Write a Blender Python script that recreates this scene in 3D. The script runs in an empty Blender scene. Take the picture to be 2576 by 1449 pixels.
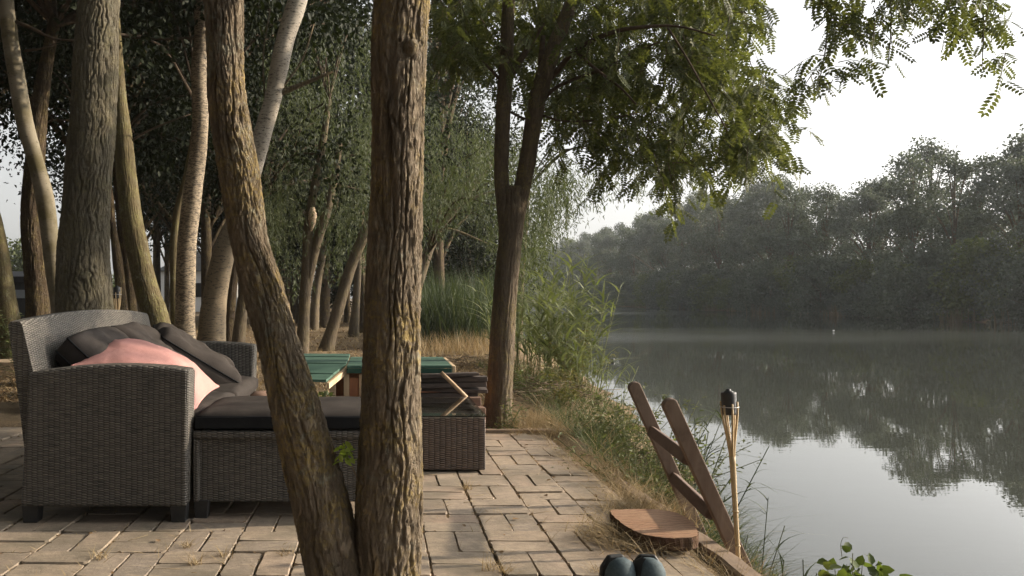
import bpy, bmesh, math, random
import numpy as np
from mathutils import Vector, Matrix

random.seed(7)
RNG = np.random.default_rng(11)
C = bpy.context.scene.collection
SC = bpy.context.scene

# ------------------------------------------------------------------ camera geometry
# the photograph measured in a 2576 x 1449 grid; focal length, vanishing point and horizon found from the paving
F, VX, VY, CAMZ = 2022.0, 951.0, 750.0, 0.88
def at(px, py, Y):
    return np.array([(px - VX) / F * Y, Y, CAMZ - (py - VY) / F * Y])
def gdist(py, z=0.0):
    return (CAMZ - z) * F / (py - VY)
WATER = -0.60

# ------------------------------------------------------------------ numpy gradient noise
_perm = np.random.default_rng(3).permutation(256)
_perm = np.concatenate([_perm, _perm, _perm])
_g = np.random.default_rng(4).normal(size=(256, 3)); _g /= np.linalg.norm(_g, axis=1)[:, None]
def noise(P):
    P = np.asarray(P, float)
    i = np.floor(P).astype(int); f = P - i
    u = f * f * f * (f * (f * 6 - 15) + 10)
    i &= 255
    out = 0
    for dx in (0, 1):
        for dy in (0, 1):
            for dz in (0, 1):
                h = _perm[_perm[_perm[i[..., 0] + dx] + i[..., 1] + dy] + i[..., 2] + dz]
                d = f - np.array([dx, dy, dz])
                w = (u[..., 0] if dx else 1 - u[..., 0]) * (u[..., 1] if dy else 1 - u[..., 1]) * (u[..., 2] if dz else 1 - u[..., 2])
                out = out + w * (_g[h] * d).sum(-1)
    return out * 1.6
def fbm(P, o=4):
    s, a = 0, 1.0
    P = np.asarray(P, float)
    for k in range(o):
        s = s + a * noise(P * 2 ** k + 13.7 * k); a *= .5
    return s
def smooth(x):
    x = np.clip(x, 0, 1); return x * x * (3 - 2 * x)
def norm(v):
    return v / np.maximum(np.linalg.norm(v, axis=-1, keepdims=True), 1e-9)

# ------------------------------------------------------------------ object helpers
def tag(o, label=None, cat=None, group=None, kind=None):
    if label: o['label'] = label
    if cat: o['category'] = cat
    if group: o['group'] = group
    if kind: o['kind'] = kind
    return o
def thing(name, base, label, cat, group=None):
    o = bpy.data.objects.new(name, None); C.objects.link(o)
    o.empty_display_size = .1; o.location = [float(b) for b in base]
    return tag(o, label, cat, group)
def obj(name, V, Fc, mat, parent=None, base=None, smoothf=False, boxuv=False):
    V = np.asarray(V, float)
    if base is None:
        base = np.array(parent.matrix_basis.translation) if parent is not None and parent.parent is None else (np.zeros(3) if parent is None else origin_of(parent))
    base = np.asarray(base, float)
    W = V - base
    me = bpy.data.meshes.new(name)
    if isinstance(Fc, np.ndarray):
        m, k = Fc.shape
        me.vertices.add(len(W)); me.vertices.foreach_set('co', W.ravel().astype(np.float32))
        me.loops.add(m * k); me.loops.foreach_set('vertex_index', Fc.ravel().astype(np.int32))
        me.polygons.add(m)
        me.polygons.foreach_set('loop_start', (np.arange(m) * k).astype(np.int32))
        me.polygons.foreach_set('loop_total', np.full(m, k, np.int32))
        me.update(calc_edges=True)
    else:
        me.from_pydata(W.tolist(), [], [list(map(int, f)) for f in Fc]); me.update()
    if smoothf:
        me.polygons.foreach_set('use_smooth', np.ones(len(me.polygons), bool))
    if boxuv:
        uv = me.uv_layers.new(name='UVMap')
        for p in me.polygons:
            n = p.normal; a = max(range(3), key=lambda q: abs(n[q]))
            for li in p.loop_indices:
                c = me.vertices[me.loops[li].vertex_index].co
                uv.data[li].uv = ((c.y, c.z), (c.x, c.z), (c.x, c.y))[a]
    me.materials.append(mat)
    o = bpy.data.objects.new(name, me); C.objects.link(o)
    if parent is not None:
        o.parent = parent
        po = origin_of(parent)
        o.location = [float(q) for q in (base - po)]
    else:
        o.location = [float(q) for q in base]
    return o
def origin_of(o):
    p = np.zeros(3)
    while o is not None:
        p = p + np.array(o.location); o = o.parent
    return p
def copy_tree(o, parent=None):
    c = o.copy(); C.objects.link(c)
    if parent is not None: c.parent = parent
    for ch in list(o.children): copy_tree(ch, c)
    return c

class MB:
    def __init__(s): s.V = []; s.F = []; s.n = 0
    def add(s, V, Fc):
        V = np.asarray(V, float).reshape(-1, 3)
        for f in Fc: s.F.append([int(i) + s.n for i in f])
        s.V.append(V); s.n += len(V); return s
    def build(s, name, mat, parent=None, **k):
        return obj(name, np.concatenate(s.V), s.F, mat, parent, **k)

def box(c, size, bev=.004, rot=None, seg=2, jit=0):
    bm = bmesh.new(); bmesh.ops.create_cube(bm, size=1)
    for v in bm.verts:
        v.co = Vector((v.co.x * size[0], v.co.y * size[1], v.co.z * size[2]))
        if jit: v.co += Vector([random.uniform(-jit, jit) for _ in range(3)])
    if bev: bmesh.ops.bevel(bm, geom=bm.edges[:], offset=bev, segments=seg, affect='EDGES', profile=.5)
    M = rot.to_4x4() if rot is not None else Matrix.Identity(4)
    V = [(M @ v.co)[:] for v in bm.verts]
    bm.verts.index_update(); Fc = [[v.index for v in f.verts] for f in bm.faces]; bm.free()
    return np.array(V) + np.asarray(c, float), Fc
def prism(poly, axis, t0, t1, bev=.006, seg=2):
    """poly: 2-D outline; axis 'y': (x,z) outline swept along y; 'x': (y,z); 'z': (x,y)"""
    bm = bmesh.new()
    def p3(a, b, t): return {'y': (a, t, b), 'x': (t, a, b), 'z': (a, b, t)}[axis]
    lo = [bm.verts.new(p3(a, b, t0)) for a, b in poly]; hi = [bm.verts.new(p3(a, b, t1)) for a, b in poly]
    n = len(poly)
    bm.faces.new(lo[::-1]); bm.faces.new(hi)
    for i in range(n): bm.faces.new((lo[i], lo[(i + 1) % n], hi[(i + 1) % n], hi[i]))
    bmesh.ops.recalc_face_normals(bm, faces=bm.faces[:])
    if bev:
        ed = [e for e in bm.edges if e.calc_face_angle(0) > .5]
        bmesh.ops.bevel(bm, geom=ed, offset=bev, segments=seg, affect='EDGES', profile=.5)
    bm.verts.index_update()
    V = np.array([v.co[:] for v in bm.verts]); Fc = [[v.index for v in f.verts] for f in bm.faces]; bm.free()
    return V, Fc
def rotm(x=0, y=0, z=0):
    return Matrix.Rotation(math.radians(z), 3, 'Z') @ Matrix.Rotation(math.radians(y), 3, 'Y') @ Matrix.Rotation(math.radians(x), 3, 'X')

def resample(P, R, step):
    P = np.asarray(P, float); R = np.asarray(R, float)
    if len(P) < 3:
        n = max(2, int(np.linalg.norm(P[1] - P[0]) / step) + 1); t = np.linspace(0, 1, n)[:, None]
        return P[0] * (1 - t) + P[1] * t, R[0] * (1 - t[:, 0]) + R[1] * t[:, 0]
    Q = np.concatenate([[2 * P[0] - P[1]], P, [2 * P[-1] - P[-2]]])
    op, orr = [], []
    for i in range(len(P) - 1):
        p0, p1, p2, p3 = Q[i:i + 4]
        n = max(1, int(round(np.linalg.norm(p2 - p1) / step)))
        for k in range(n):
            t = k / n
            op.append(.5 * ((2 * p1) + (p2 - p0) * t + (2 * p0 - 5 * p1 + 4 * p2 - p3) * t * t + (3 * p1 - p0 - 3 * p2 + p3) * t ** 3))
            orr.append(R[i] * (1 - t) + R[i + 1] * t)
    op.append(P[-1]); orr.append(R[-1])
    return np.array(op), np.array(orr)
def tube(P, R, n=10, step=.1, disp=None):
    P, R = resample(P, R, step)
    T = norm(np.gradient(P, axis=0))
    up = np.array([1.0, 0, 0]) if abs(T[0][0]) < .8 else np.array([0, 1.0, 0])
    N = []
    a = norm(np.cross(T[0], up))
    for t in T:
        a = norm(a - t * np.dot(a, t)); N.append(a)
    N = np.array(N); B = np.cross(T, N)
    L = np.concatenate([[0], np.cumsum(np.linalg.norm(np.diff(P, axis=0), axis=1))])
    th = np.linspace(0, 2 * np.pi, n, endpoint=False)
    ct, st = np.cos(th), np.sin(th)
    rad = N[:, None, :] * ct[None, :, None] + B[:, None, :] * st[None, :, None]
    r = np.repeat(R[:, None], n, 1)
    if disp is not None:
        q = np.stack([r * ct[None], r * st[None], np.repeat(L[:, None], n, 1)], -1)
        r = r + disp(q)
    V = P[:, None, :] + rad * r[..., None]
    m = len(P)
    i = np.arange(m - 1)[:, None] * n; j = np.arange(n)[None]; j2 = (j + 1) % n
    Fq = np.stack([i + j, i + j2, i + n + j2, i + n + j], -1).reshape(-1, 4)
    V = V.reshape(-1, 3)
    c0, c1 = len(V), len(V) + 1
    V = np.concatenate([V, [P[0]], [P[-1]]])
    caps = [[c0, (k + 1) % n, k, k] for k in range(n)]
    base = (m - 1) * n
    Ft = np.array([[c0, (k + 1) % n, k] for k in range(n)] + [[c1, base + k, base + (k + 1) % n] for k in range(n)])
    return V, list(Fq) + list(Ft)
def px_tube(pts, Y, **k):
    """pts: (px, py, width px[, depth])"""
    P = [at(p[0], p[1], p[3] if len(p) > 3 else Y) for p in pts]
    R = [p[2] * (p[3] if len(p) > 3 else Y) / F / 2 for p in pts]
    return tube(P, R, **k)

# ---- leaves
def tmpl_diamond(w=.5, fold=.12):
    return np.array([[0, 0, 0], [-w / 2, .45, fold], [0, 1, 0], [w / 2, .45, fold]]), np.array([[0, 2, 1], [0, 3, 2]])
def tmpl_leaf(w=.55, fold=.1):
    return np.array([[0, 0, 0], [-w / 2, .3, fold], [-w * .4, .68, fold * .6], [0, 1, -.06], [w * .4, .68, fold * .6], [w / 2, .3, fold]]), np.array([[0, 3, 2, 1], [0, 5, 4, 3]])
def tmpl_pinnate(npair=7):
    V, Fc = [], []
    base, bf = tmpl_leaf(.52, .05)
    def add(o, ang, s):
        c, sn = math.cos(ang), math.sin(ang)
        k = len(V)
        for v in base:
            x, y, z = v[0] * s, v[1] * s, v[2] * s
            V.append([o[0] + x * c + y * sn, o[1] - x * sn + y * c, o[2] + z - .25 * abs(o[0] + y * sn) * .5])
        for f in bf: Fc.append([q + k for q in f])
    for i in range(npair):
        y = .2 + .7 * i / (npair - 1); s = .265 * (1 - .25 * abs(i / (npair - 1) - .45))
        for sg in (-1, 1): add((sg * .012, y, -.12 * y * y), sg * 1.15, s)
    add((0, .92, -.1), 0, .22)
    k = len(V); V += [[-.006, 0, 0], [.006, 0, 0], [.004, .95, -.1], [-.004, .95, -.1]]; Fc.append([k, k + 1, k + 2, k + 3])
    return np.array(V), np.array(Fc)
def leaves(pos, t, n, size, tmpl, wscale=None):
    tv, tf = tmpl
    t = norm(t); b = norm(np.cross(t, n)); n = np.cross(b, t)
    S = np.asarray(size)[:, None, None]
    V = pos[:, None, :] + S * (b[:, None, :] * tv[None, :, 0:1] + t[:, None, :] * tv[None, :, 1:2] + n[:, None, :] * tv[None, :, 2:3])
    k = len(tv)
    Fa = (tf[None] + (np.arange(len(pos)) * k)[:, None, None]).reshape(-1, tf.shape[1])
    return V.reshape(-1, 3), Fa
def cat(parts):
    V, Fa, n = [], [], 0
    for v, f in parts:
        V.append(v); Fa.append(f + n); n += len(v)
    return np.concatenate(V), np.concatenate(Fa)
def rdir(n, rng=RNG): return norm(rng.normal(size=(n, 3)))
def clump_leaves(cent, rad, n, size, tmpl, rng=RNG, droop=.5, flat=.75, shell=2.2):
    cent = np.asarray(cent, float); rad = np.asarray(rad, float)
    w = rad ** 2.2; w = w / w.sum()
    idx = rng.choice(len(cent), n, p=w)
    d = rdir(n, rng); rr = rng.random(n) ** (1 / shell)
    wob = 1 + .45 * noise(d * 2.1 + idx[:, None] * 3.3)
    off = d * (rr * wob * rad[idx])[:, None]; off[:, 2] *= flat
    pos = cent[idx] + off
    t = d * .6 + rdir(n, rng) * .9; t[:, 2] -= droop
    nn = rdir(n, rng) * .8; nn[:, 2] += .7
    s = size * rng.uniform(.65, 1.25, n)
    return leaves(pos, t, nn, s, tmpl)
def strands(starts, lens, leaf, per, rng=RNG, tmpl=None, sway=.25):
    """hanging willow strands"""
    pos, t = [], []
    for p, L in zip(starts, lens):
        k = max(4, int(per * L)); u = np.sort(rng.random(k))
        a = rng.uniform(0, 6.28); s = sway * L * rng.uniform(.2, 1)
        q = np.stack([p[0] + math.cos(a) * s * u ** .6, p[1] + math.sin(a) * s * u ** .6, p[2] - L * u], -1)
        pos.append(q + rng.normal(size=(k, 3)) * .012)
        tt = rng.normal(size=(k, 3)) * .5; tt[:, 2] -= .9; t.append(tt)
    pos = np.concatenate(pos); t = np.concatenate(t)
    return leaves(pos, t, rdir(len(pos), rng), leaf * rng.uniform(.6, 1.2, len(pos)), tmpl)
def sprays(starts, dirs, lens, nleaf, size, tmpl, rng=RNG):
    """pinnate-leaved twigs: arching twig with compound leaves on both sides; returns leaves and twig tubes"""
    pos, t, n, s, tw = [], [], [], [], []
    for p, d, L in zip(starts, dirs, lens):
        d = norm(np.asarray(d)); pts = []
        for u in np.linspace(0, 1, nleaf + 1):
            pts.append(p + d * L * u + np.array([0, 0, -.45 * L * u * u]))
        pts = np.array(pts); tw.append((pts[[0, nleaf // 2, nleaf]], L))
        tg = norm(np.gradient(pts, axis=0))
        side = norm(np.cross(tg, [0, 0, 1.0]) + 1e-6)
        for i in range(1, nleaf + 1):
            sg = 1 if i % 2 else -1
            tt = tg[i] * .55 + side[i] * sg * .75 + rng.normal(size=3) * .28 + np.array([0, 0, -.55])
            pos.append(pts[i]); t.append(tt); n.append(np.array([0, 0, 1.0]) * .8 + rng.normal(size=3) * .5); s.append(size * rng.uniform(.7, 1.2))
    return leaves(np.array(pos), np.array(t), np.array(n), np.array(s), tmpl), tw
def blades(base, H, W, lean, curve, rng=RNG, segs=3, az=None):
    n = len(base); az = rng.uniform(0, 2 * np.pi, n) if az is None else az
    dh = np.stack([np.cos(az), np.sin(az), np.zeros(n)], -1)
    sa = az + np.pi / 2 + rng.normal(size=n) * .6
    sd = np.stack([np.cos(sa), np.sin(sa), np.zeros(n)], -1)
    V = []
    for k in range(segs + 1):
        t = k / segs
        c = base + dh * ((lean * t + curve * t * t) * H)[:, None]
        c[:, 2] += H * (t - .5 * np.clip(curve, 0, 1.4) * t * t)
        w = W * (1 - t ** 1.5) * .5 + W * .03
        V += [c - sd * w[:, None], c + sd * w[:, None]]
    V = np.stack(V, 1); m = 2 * (segs + 1)
    f = np.array([[2 * k, 2 * k + 1, 2 * k + 3, 2 * k + 2] for k in range(segs)])
    Fa = (f[None] + (np.arange(n) * m)[:, None, None]).reshape(-1, 4)
    return V.reshape(-1, 3), Fa
def sticks(A, B, r):
    A = np.asarray(A); B = np.asarray(B); n = len(A); d = norm(B - A)
    u = norm(np.cross(d, np.array([.3, .2, .93]))); v = np.cross(d, u)
    r = np.broadcast_to(np.asarray(r, float), (n,))[:, None]
    V = np.stack([A + u * r, A + v * r, A - u * r, A - v * r, B + u * r * .6, B + v * r * .6, B - u * r * .6, B - v * r * .6], 1)
    f = np.array([[0, 1, 5, 4], [1, 2, 6, 5], [2, 3, 7, 6], [3, 0, 4, 7], [3, 2, 1, 0], [4, 5, 6, 7]])
    return V.reshape(-1, 3), (f[None] + (np.arange(n) * 8)[:, None, None]).reshape(-1, 4)

# ------------------------------------------------------------------ materials
class NT:
    def __init__(s, name):
        s.m = bpy.data.materials.new(name); s.m.use_nodes = True
        s.t = s.m.node_tree; s.t.nodes.clear(); s.out = s.n('ShaderNodeOutputMaterial')
    def n(s, kind, **kw):
        x = s.t.nodes.new(kind)
        for k, v in kw.items():
            if k.startswith('i_'):
                x.inputs[k[2:].replace('_', ' ')].default_value = v
            else: setattr(x, k, v)
        return x
    def l(s, a, b): s.t.links.new(a, b)
    def coord(s, kind='Object', scale=(1, 1, 1)):
        tc = s.n('ShaderNodeTexCoord'); mp = s.n('ShaderNodeMapping'); mp.inputs['Scale'].default_value = scale
        s.l(tc.outputs[kind], mp.inputs['Vector']); return mp.outputs['Vector']
    def noise(s, vec, scale, detail=6, rough=.6, dist=0.0):
        x = s.n('ShaderNodeTexNoise'); x.inputs['Scale'].default_value = scale; x.inputs['Detail'].default_value = detail
        x.inputs['Roughness'].default_value = rough; x.inputs['Distortion'].default_value = dist
        s.l(vec, x.inputs['Vector']); return x.outputs['Fac']
    def ramp(s, fac, stops, interp='LINEAR'):
        x = s.n('ShaderNodeValToRGB'); x.color_ramp.interpolation = interp
        e = x.color_ramp.elements
        while len(e) < len(stops): e.new(.5)
        for k, (p, c) in enumerate(stops):
            e[k].position = p; e[k].color = (c[0], c[1], c[2], 1) if not isinstance(c, (int, float)) else (c, c, c, 1)
        s.l(fac, x.inputs['Fac']); return x.outputs['Color']
    def mix(s, fac, a, b, blend='MIX'):
        x = s.n('ShaderNodeMix', data_type='RGBA', blend_type=blend)
        for sock, v in ((x.inputs[0], fac), (x.inputs[6], a), (x.inputs[7], b)):
            if hasattr(v, 'is_output'): s.l(v, sock)
            elif isinstance(v, (int, float)): sock.default_value = v if sock.type == 'VALUE' else (v, v, v, 1)
            else: sock.default_value = (v[0], v[1], v[2], 1)
        return x.outputs[2]
    def math(s, op, a, b=None, c=None):
        x = s.n('ShaderNodeMath', operation=op)
        for k, v in enumerate((a, b, c)):
            if v is None: continue
            if hasattr(v, 'is_output'): s.l(v, x.inputs[k])
            else: x.inputs[k].default_value = v
        return x.outputs[0]
    def bump(s, h, strength=.5, dist=.01, normal=None):
        x = s.n('ShaderNodeBump'); x.inputs['Strength'].default_value = strength; x.inputs['Distance'].default_value = dist
        s.l(h, x.inputs['Height'])
        if normal is not None: s.l(normal, x.inputs['Normal'])
        return x.outputs['Normal']
    def pbr(s, col, rough=.8, normal=None, spec=.3, **kw):
        x = s.n('ShaderNodeBsdfPrincipled')
        for sock, v in (('Base Color', col), ('Roughness', rough), ('Specular IOR Level', spec)):
            if hasattr(v, 'is_output'): s.l(v, x.inputs[sock])
            else: x.inputs[sock].default_value = (v[0], v[1], v[2], 1) if sock == 'Base Color' else v
        if normal is not None: s.l(normal, x.inputs['Normal'])
        for k, v in kw.items(): x.inputs[k.replace('_', ' ')].default_value = v
        return x.outputs['BSDF']
    def done(s, sh): s.l(sh, s.out.inputs['Surface']); return s.m

def m_bark(name, dark, light, lichen=(.32, .27, .08), lich=.5, scale=1.0, stretch=.18, bump=.6, bd=.012):
    k = NT(name); v = k.coord('Object', (scale, scale, scale * stretch)); vi = k.coord('Object')
    a = k.noise(v, 26, 7, .65, .6); r = k.math('ABSOLUTE', k.math('SUBTRACT', a, .5)); rid = k.ramp(r, [(0, 0), (.1, 1)])
    fine = k.noise(v, 90, 5, .7)
    col = k.mix(k.ramp(k.noise(v, 14, 8, .7), [(.3, 0), (.7, 1)]), dark, light)
    col = k.mix(k.ramp(fine, [(.35, 0), (.75, .6)]), col, [c * .55 for c in dark])
    l1 = k.math('MULTIPLY', k.ramp(k.noise(vi, 7, 6, .7), [(.46, 0), (.60, 1)]), k.ramp(k.noise(vi, 70, 4, .7), [(.42, 0), (.6, 1)]))
    col = k.mix(k.math('MULTIPLY', l1, lich), col, lichen)
    l2 = k.math('MULTIPLY', k.ramp(k.noise(vi, 5.3, 5, .7, 1.5), [(.52, 0), (.66, 1)]), k.ramp(k.noise(vi, 45, 4, .7), [(.45, 0), (.62, 1)]))
    col = k.mix(k.math('MULTIPLY', l2, lich * .8), col, (.27, .28, .22))
    h = k.math('ADD', k.math('MULTIPLY', rid, .7), k.math('MULTIPLY', fine, .5))
    return k.done(k.pbr(col, .92, k.bump(h, bump, bd), .15))
def m_whitebark(name, pale=(.5, .46, .38), mark=(.06, .05, .04), amount=.5, olive=(.2, .18, .1), base=None):
    k = NT(name); v = k.coord('Object', (1, 1, 3.2)); vi = k.coord('Object')
    n1 = k.ramp(k.noise(v, 24, 5, .75, .5), [(amount, 0), (amount + .07, 1)])
    big = k.ramp(k.noise(vi, 3.5, 4, .6), [(.4, 0), (.65, 1)])
    col = k.mix(big, pale, olive)
    if base is not None:
        sp = k.n('ShaderNodeSeparateXYZ'); k.l(vi, sp.inputs[0])
        col = k.mix(k.ramp(k.math('ADD', sp.outputs[2], k.math('MULTIPLY', k.noise(vi, 4, 3, .6), .5)), [(.0, 1), (1, 0)]) if False else k.math('SMOOTH_MIN', 1.0, k.math('MAXIMUM', 0.0, k.math('SUBTRACT', 2.3, sp.outputs[2])), .2), col, base)
    col = k.mix(k.math('MULTIPLY', n1, .9), col, mark)
    h = k.noise(v, 30, 6, .7)
    return k.done(k.pbr(col, .85, k.bump(h, .5, .008), .2))
def m_leaf(name, cols, trans=.3, rough=.62, tcol=None, spec=.14):
    k = NT(name); g = k.n('ShaderNodeNewGeometry')
    st = [(i / (len(cols) - 1), c) for i, c in enumerate(cols)]
    col = k.ramp(g.outputs['Random Per Island'], st)
    p = k.pbr(col, rough, None, spec)
    t = k.n('ShaderNodeBsdfTranslucent')
    tc = k.mix(1.0, col, tcol or (1.5, 1.7, .6), 'MULTIPLY'); k.l(tc, t.inputs['Color'])
    mx = k.n('ShaderNodeMixShader'); mx.inputs[0].default_value = trans
    k.l(p, mx.inputs[1]); k.l(t.outputs[0], mx.inputs[2])
    return k.done(mx.outputs[0])
def m_wicker(name, lo=(.012, .011, .010), hi=(.105, .099, .090), row=.0095, colw=.0215):
    k = NT(name); tc = k.n('ShaderNodeTexCoord'); sp = k.n('ShaderNodeSeparateXYZ'); k.l(tc.outputs['UV'], sp.inputs[0])
    nz = k.noise(tc.outputs['UV'], 9, 3, .5)
    vv = k.math('ADD', sp.outputs[1], k.math('MULTIPLY', k.math('SUBTRACT', nz, .5), .016))
    c = k.math('DIVIDE', k.math('ADD', sp.outputs[0], k.math('MULTIPLY', k.math('SUBTRACT', nz, .5), .008)), colw)
    cf = k.math('FRACT', c); par = k.math('MODULO', k.math('ABSOLUTE', k.math('FLOOR', c)), 2.0)
    r = k.math('ADD', k.math('DIVIDE', vv, row), k.math('MULTIPLY', par, .5)); fr = k.math('FRACT', r)
    s = k.math('POWER', k.math('SINE', k.math('MULTIPLY', fr, math.pi)), .7)
    arch = k.math('POWER', k.math('SINE', k.math('MULTIPLY', cf, math.pi)), .45)
    h = k.math('MULTIPLY', s, k.math('ADD', k.math('MULTIPLY', arch, .75), .25))
    tone = k.noise(k.coord('UV', (16, 118, 1)), 1, 3, .6)
    col = k.ramp(h, [(0.05, lo), (.85, hi)])
    col = k.mix(k.ramp(tone, [(.34, 0), (.66, 1)]), k.mix(1.0, col, (.62, .62, .62), 'MULTIPLY'), k.mix(1.0, col, (1.5, 1.45, 1.36), 'MULTIPLY'))
    col = k.mix(k.ramp(k.noise(tc.outputs['UV'], 5, 5, .65), [(.45, 0), (.75, .35)]), col, (.11, .095, .075))
    return k.done(k.pbr(col, .5, k.bump(h, .9, .005), .4))
def m_fabric(name, a, b, scale=1.0, rough=.95, bump=.25):
    k = NT(name); v = k.coord('Object')
    col = k.mix(k.ramp(k.noise(v, 6 * scale, 5, .7), [(.3, 0), (.72, 1)]), a, b)
    w = k.noise(v, 420, 2, .5)
    col = k.mix(k.ramp(w, [(.35, .25), (.65, 0)]), col, [q * .6 for q in a])
    sp = k.ramp(k.noise(v, 60, 3, .6), [(.70, 0), (.74, .5)])
    col = k.mix(sp, col, [min(1, q * 2.2) for q in b])
    h = k.math('ADD', k.noise(v, 7 * scale, 4, .55), k.math('MULTIPLY', w, .08))
    return k.done(k.pbr(col, rough, k.bump(h, bump, .03), .04))
def m_wood(name, a, b, axis=0, scale=1.0, rough=.75, bump=.3, ring=None):
    k = NT(name); sc = [18 * scale] * 3; sc[axis] = 1.6 * scale; v = k.coord('Object', sc)
    n = k.noise(v, 1.6, 8, .65, 1.2)
    col = k.ramp(n, [(.28, a), (.72, b)])
    st = k.ramp(k.noise(k.coord('Object'), 11, 5, .7), [(.5, 0), (.75, .55)])
    col = k.mix(st, col, [q * .45 for q in a])
    return k.done(k.pbr(col, rough, k.bump(n, bump, .006), .25))
def m_plain(name, col, rough=.6, spec=.3, metallic=0, var=.35, scale=30):
    k = NT(name); v = k.coord('Object'); n = k.noise(v, scale, 5, .65)
    c = k.mix(k.ramp(n, [(.3, 0), (.75, 1)]), [q * (1 - var) for q in col], [min(1, q * (1 + var)) for q in col])
    return k.done(k.pbr(c, rough, k.bump(n, .2, .003), spec, Metallic=metallic))
def m_brick():
    k = NT('paving_brick'); g = k.n('ShaderNodeNewGeometry'); v = k.coord('Object')
    rnd = g.outputs['Random Per Island']
    col = k.ramp(rnd, [(0, (.262, .226, .186)), (.2, (.30, .252, .20)), (.4, (.245, .213, .18)), (.58, (.295, .232, .187)), (.75, (.28, .246, .205)), (.9, (.212, .19, .17)), (1, (.31, .258, .203))])
    col = k.mix(k.ramp(k.noise(v, 7, 8, .75), [(.40, 0), (.64, .8)]), col, (.165, .143, .12))
    col = k.mix(k.ramp(k.noise(k.coord('Object', (1, 2.5, 1)), 17, 6, .7), [(.5, 0), (.68, .7)]), col, (.37, .325, .262))
    col = k.mix(k.ramp(k.noise(v, 2.2, 4, .6), [(.45, 0), (.64, .7)]), col, (.12, .112, .09))
    col = k.mix(1.0, col, (1.09, 1.02, .94), 'MULTIPLY')
    pit = k.noise(v, 130, 5, .7)
    col = k.mix(k.ramp(pit, [(.28, .75), (.42, 0)]), col, (.07, .06, .05))
    h = k.math('ADD', k.noise(v, 35, 6, .65), k.math('MULTIPLY', pit, .5))
    return k.done(k.pbr(col, .9, k.bump(h, .45, .006), .2))
def m_ground():
    k = NT('straw_soil'); v = k.coord('Object')
    a = k.noise(v, 1.4, 8, .7); b = k.noise(k.coord('Object', (1, 3, 1)), 38, 6, .75); c = k.noise(v, 150, 4, .7)
    col = k.mix(k.ramp(a, [(.35, 0), (.65, 1)]), (.085, .06, .04), (.21, .155, .095))
    col = k.mix(k.ramp(b, [(.5, 0), (.66, .85)]), col, (.33, .25, .145))
    col = k.mix(k.ramp(c, [(.36, .8), (.48, 0)]), col, (.05, .04, .03))
    h = k.math('ADD', b, k.math('MULTIPLY', c, .6))
    return k.done(k.pbr(col, .95, k.bump(h, .7, .02), .1))
def m_water():
    k = NT('river_water'); v = k.coord('Object', (1, 1, 1)); v2 = k.coord('Object', (.5, 1.4, 1))
    n = k.math('ADD', k.math('MULTIPLY', k.noise(v2, 2.2, 3, .5, .4), .8), k.math('MULTIPLY', k.noise(k.coord('Object', (2.2, 7, 1)), 1.6, 3, .5), .22))
    # faint rougher bands that stand in for pale mist on the far water
    band = k.noise(k.coord('Object', (.020, .075, 1)), 1.0, 4, .5, 1.0)
    ro = k.ramp(band, [(.47, 0), (.62, .15)])
    sy = k.n('ShaderNodeSeparateXYZ'); k.l(k.coord('Object'), sy.inputs[0])
    rgh = k.math('ADD', .004, k.math('MULTIPLY', ro, k.ramp(k.math('MULTIPLY', sy.outputs[1], .01), [(.19, 0), (.30, 1)])))
    bs = k.bump(n, .016, .05)
    return k.done(k.pbr((.042, .045, .037), rgh, bs, .5, IOR=1.40))
def m_glass():
    k = NT('table_glass')
    x = k.n('ShaderNodeBsdfPrincipled'); x.inputs['Base Color'].default_value = (.86, .93, .88, 1)
    x.inputs['Transmission Weight'].default_value = 1; x.inputs['IOR'].default_value = 1.5
    d = k.ramp(k.noise(k.coord('Object'), 55, 5, .7), [(.55, .02), (.72, .18)]); k.l(d, x.inputs['Roughness'])
    return k.done(x.outputs[0])
def m_slabtop():
    k = NT('cut_slab_wood'); v = k.coord('Object')
    w = k.n('ShaderNodeTexWave', wave_type='BANDS', bands_direction='Y'); w.inputs['Scale'].default_value = 14
    w.inputs['Distortion'].default_value = 9; w.inputs['Detail'].default_value = 3; k.l(v, w.inputs['Vector'])
    col = k.mix(k.ramp(w.outputs['Fac'], [(.2, 0), (.8, .85)]), (.29, .165, .095), (.17, .09, .055))
    col = k.mix(k.ramp(k.noise(v, 12, 6, .7), [(.4, 0), (.7, .7)]), col, (.33, .215, .135))
    col = k.mix(k.ramp(k.noise(k.coord('Object', (6, 30, 6)), 3, 5, .7), [(.55, 0), (.7, .6)]), col, (.14, .075, .045))
    return k.done(k.pbr(col, .75, k.bump(k.noise(v, 80, 5, .7), .3, .004), .25))

M = {}
M['locust'] = m_bark('locust_bark', (.105, .082, .058), (.29, .232, .165), lich=.75, scale=1, stretch=.24, bump=1.0, bd=.012, lichen=(.31, .23, .08))
M['robinia'] = m_bark('robinia_bark', (.095, .074, .052), (.20, .155, .108), lich=.35, scale=1.1, bump=.9, bd=.02)
M['poplar_ridged'] = m_bark('ridged_poplar_bark', (.075, .066, .048), (.165, .145, .105), lich=.4, scale=.7, stretch=.2, bump=.8, lichen=(.16, .145, .065))
M['brown_bark'] = m_bark('brown_bark', (.06, .043, .03), (.13, .095, .06), lich=.3, scale=.9, bump=1, bd=.025)
M['olive_bark'] = m_bark('olive_bark', (.075, .06, .032), (.15, .12, .068), lich=.5, scale=1, bump=.5, lichen=(.2, .2, .07))
M['willow_bark'] = m_bark('willow_bark', (.10, .08, .055), (.19, .15, .105), lich=.25, scale=.9, bump=.8, bd=.02)
M['pale_bark'] = m_whitebark('pale_poplar_bark', (.20, .175, .13), amount=.58, olive=(.10, .085, .045))
M['speckled_bark'] = m_whitebark('speckled_poplar_bark', (.30, .245, .175), amount=.47, olive=(.19, .15, .10))
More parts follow.
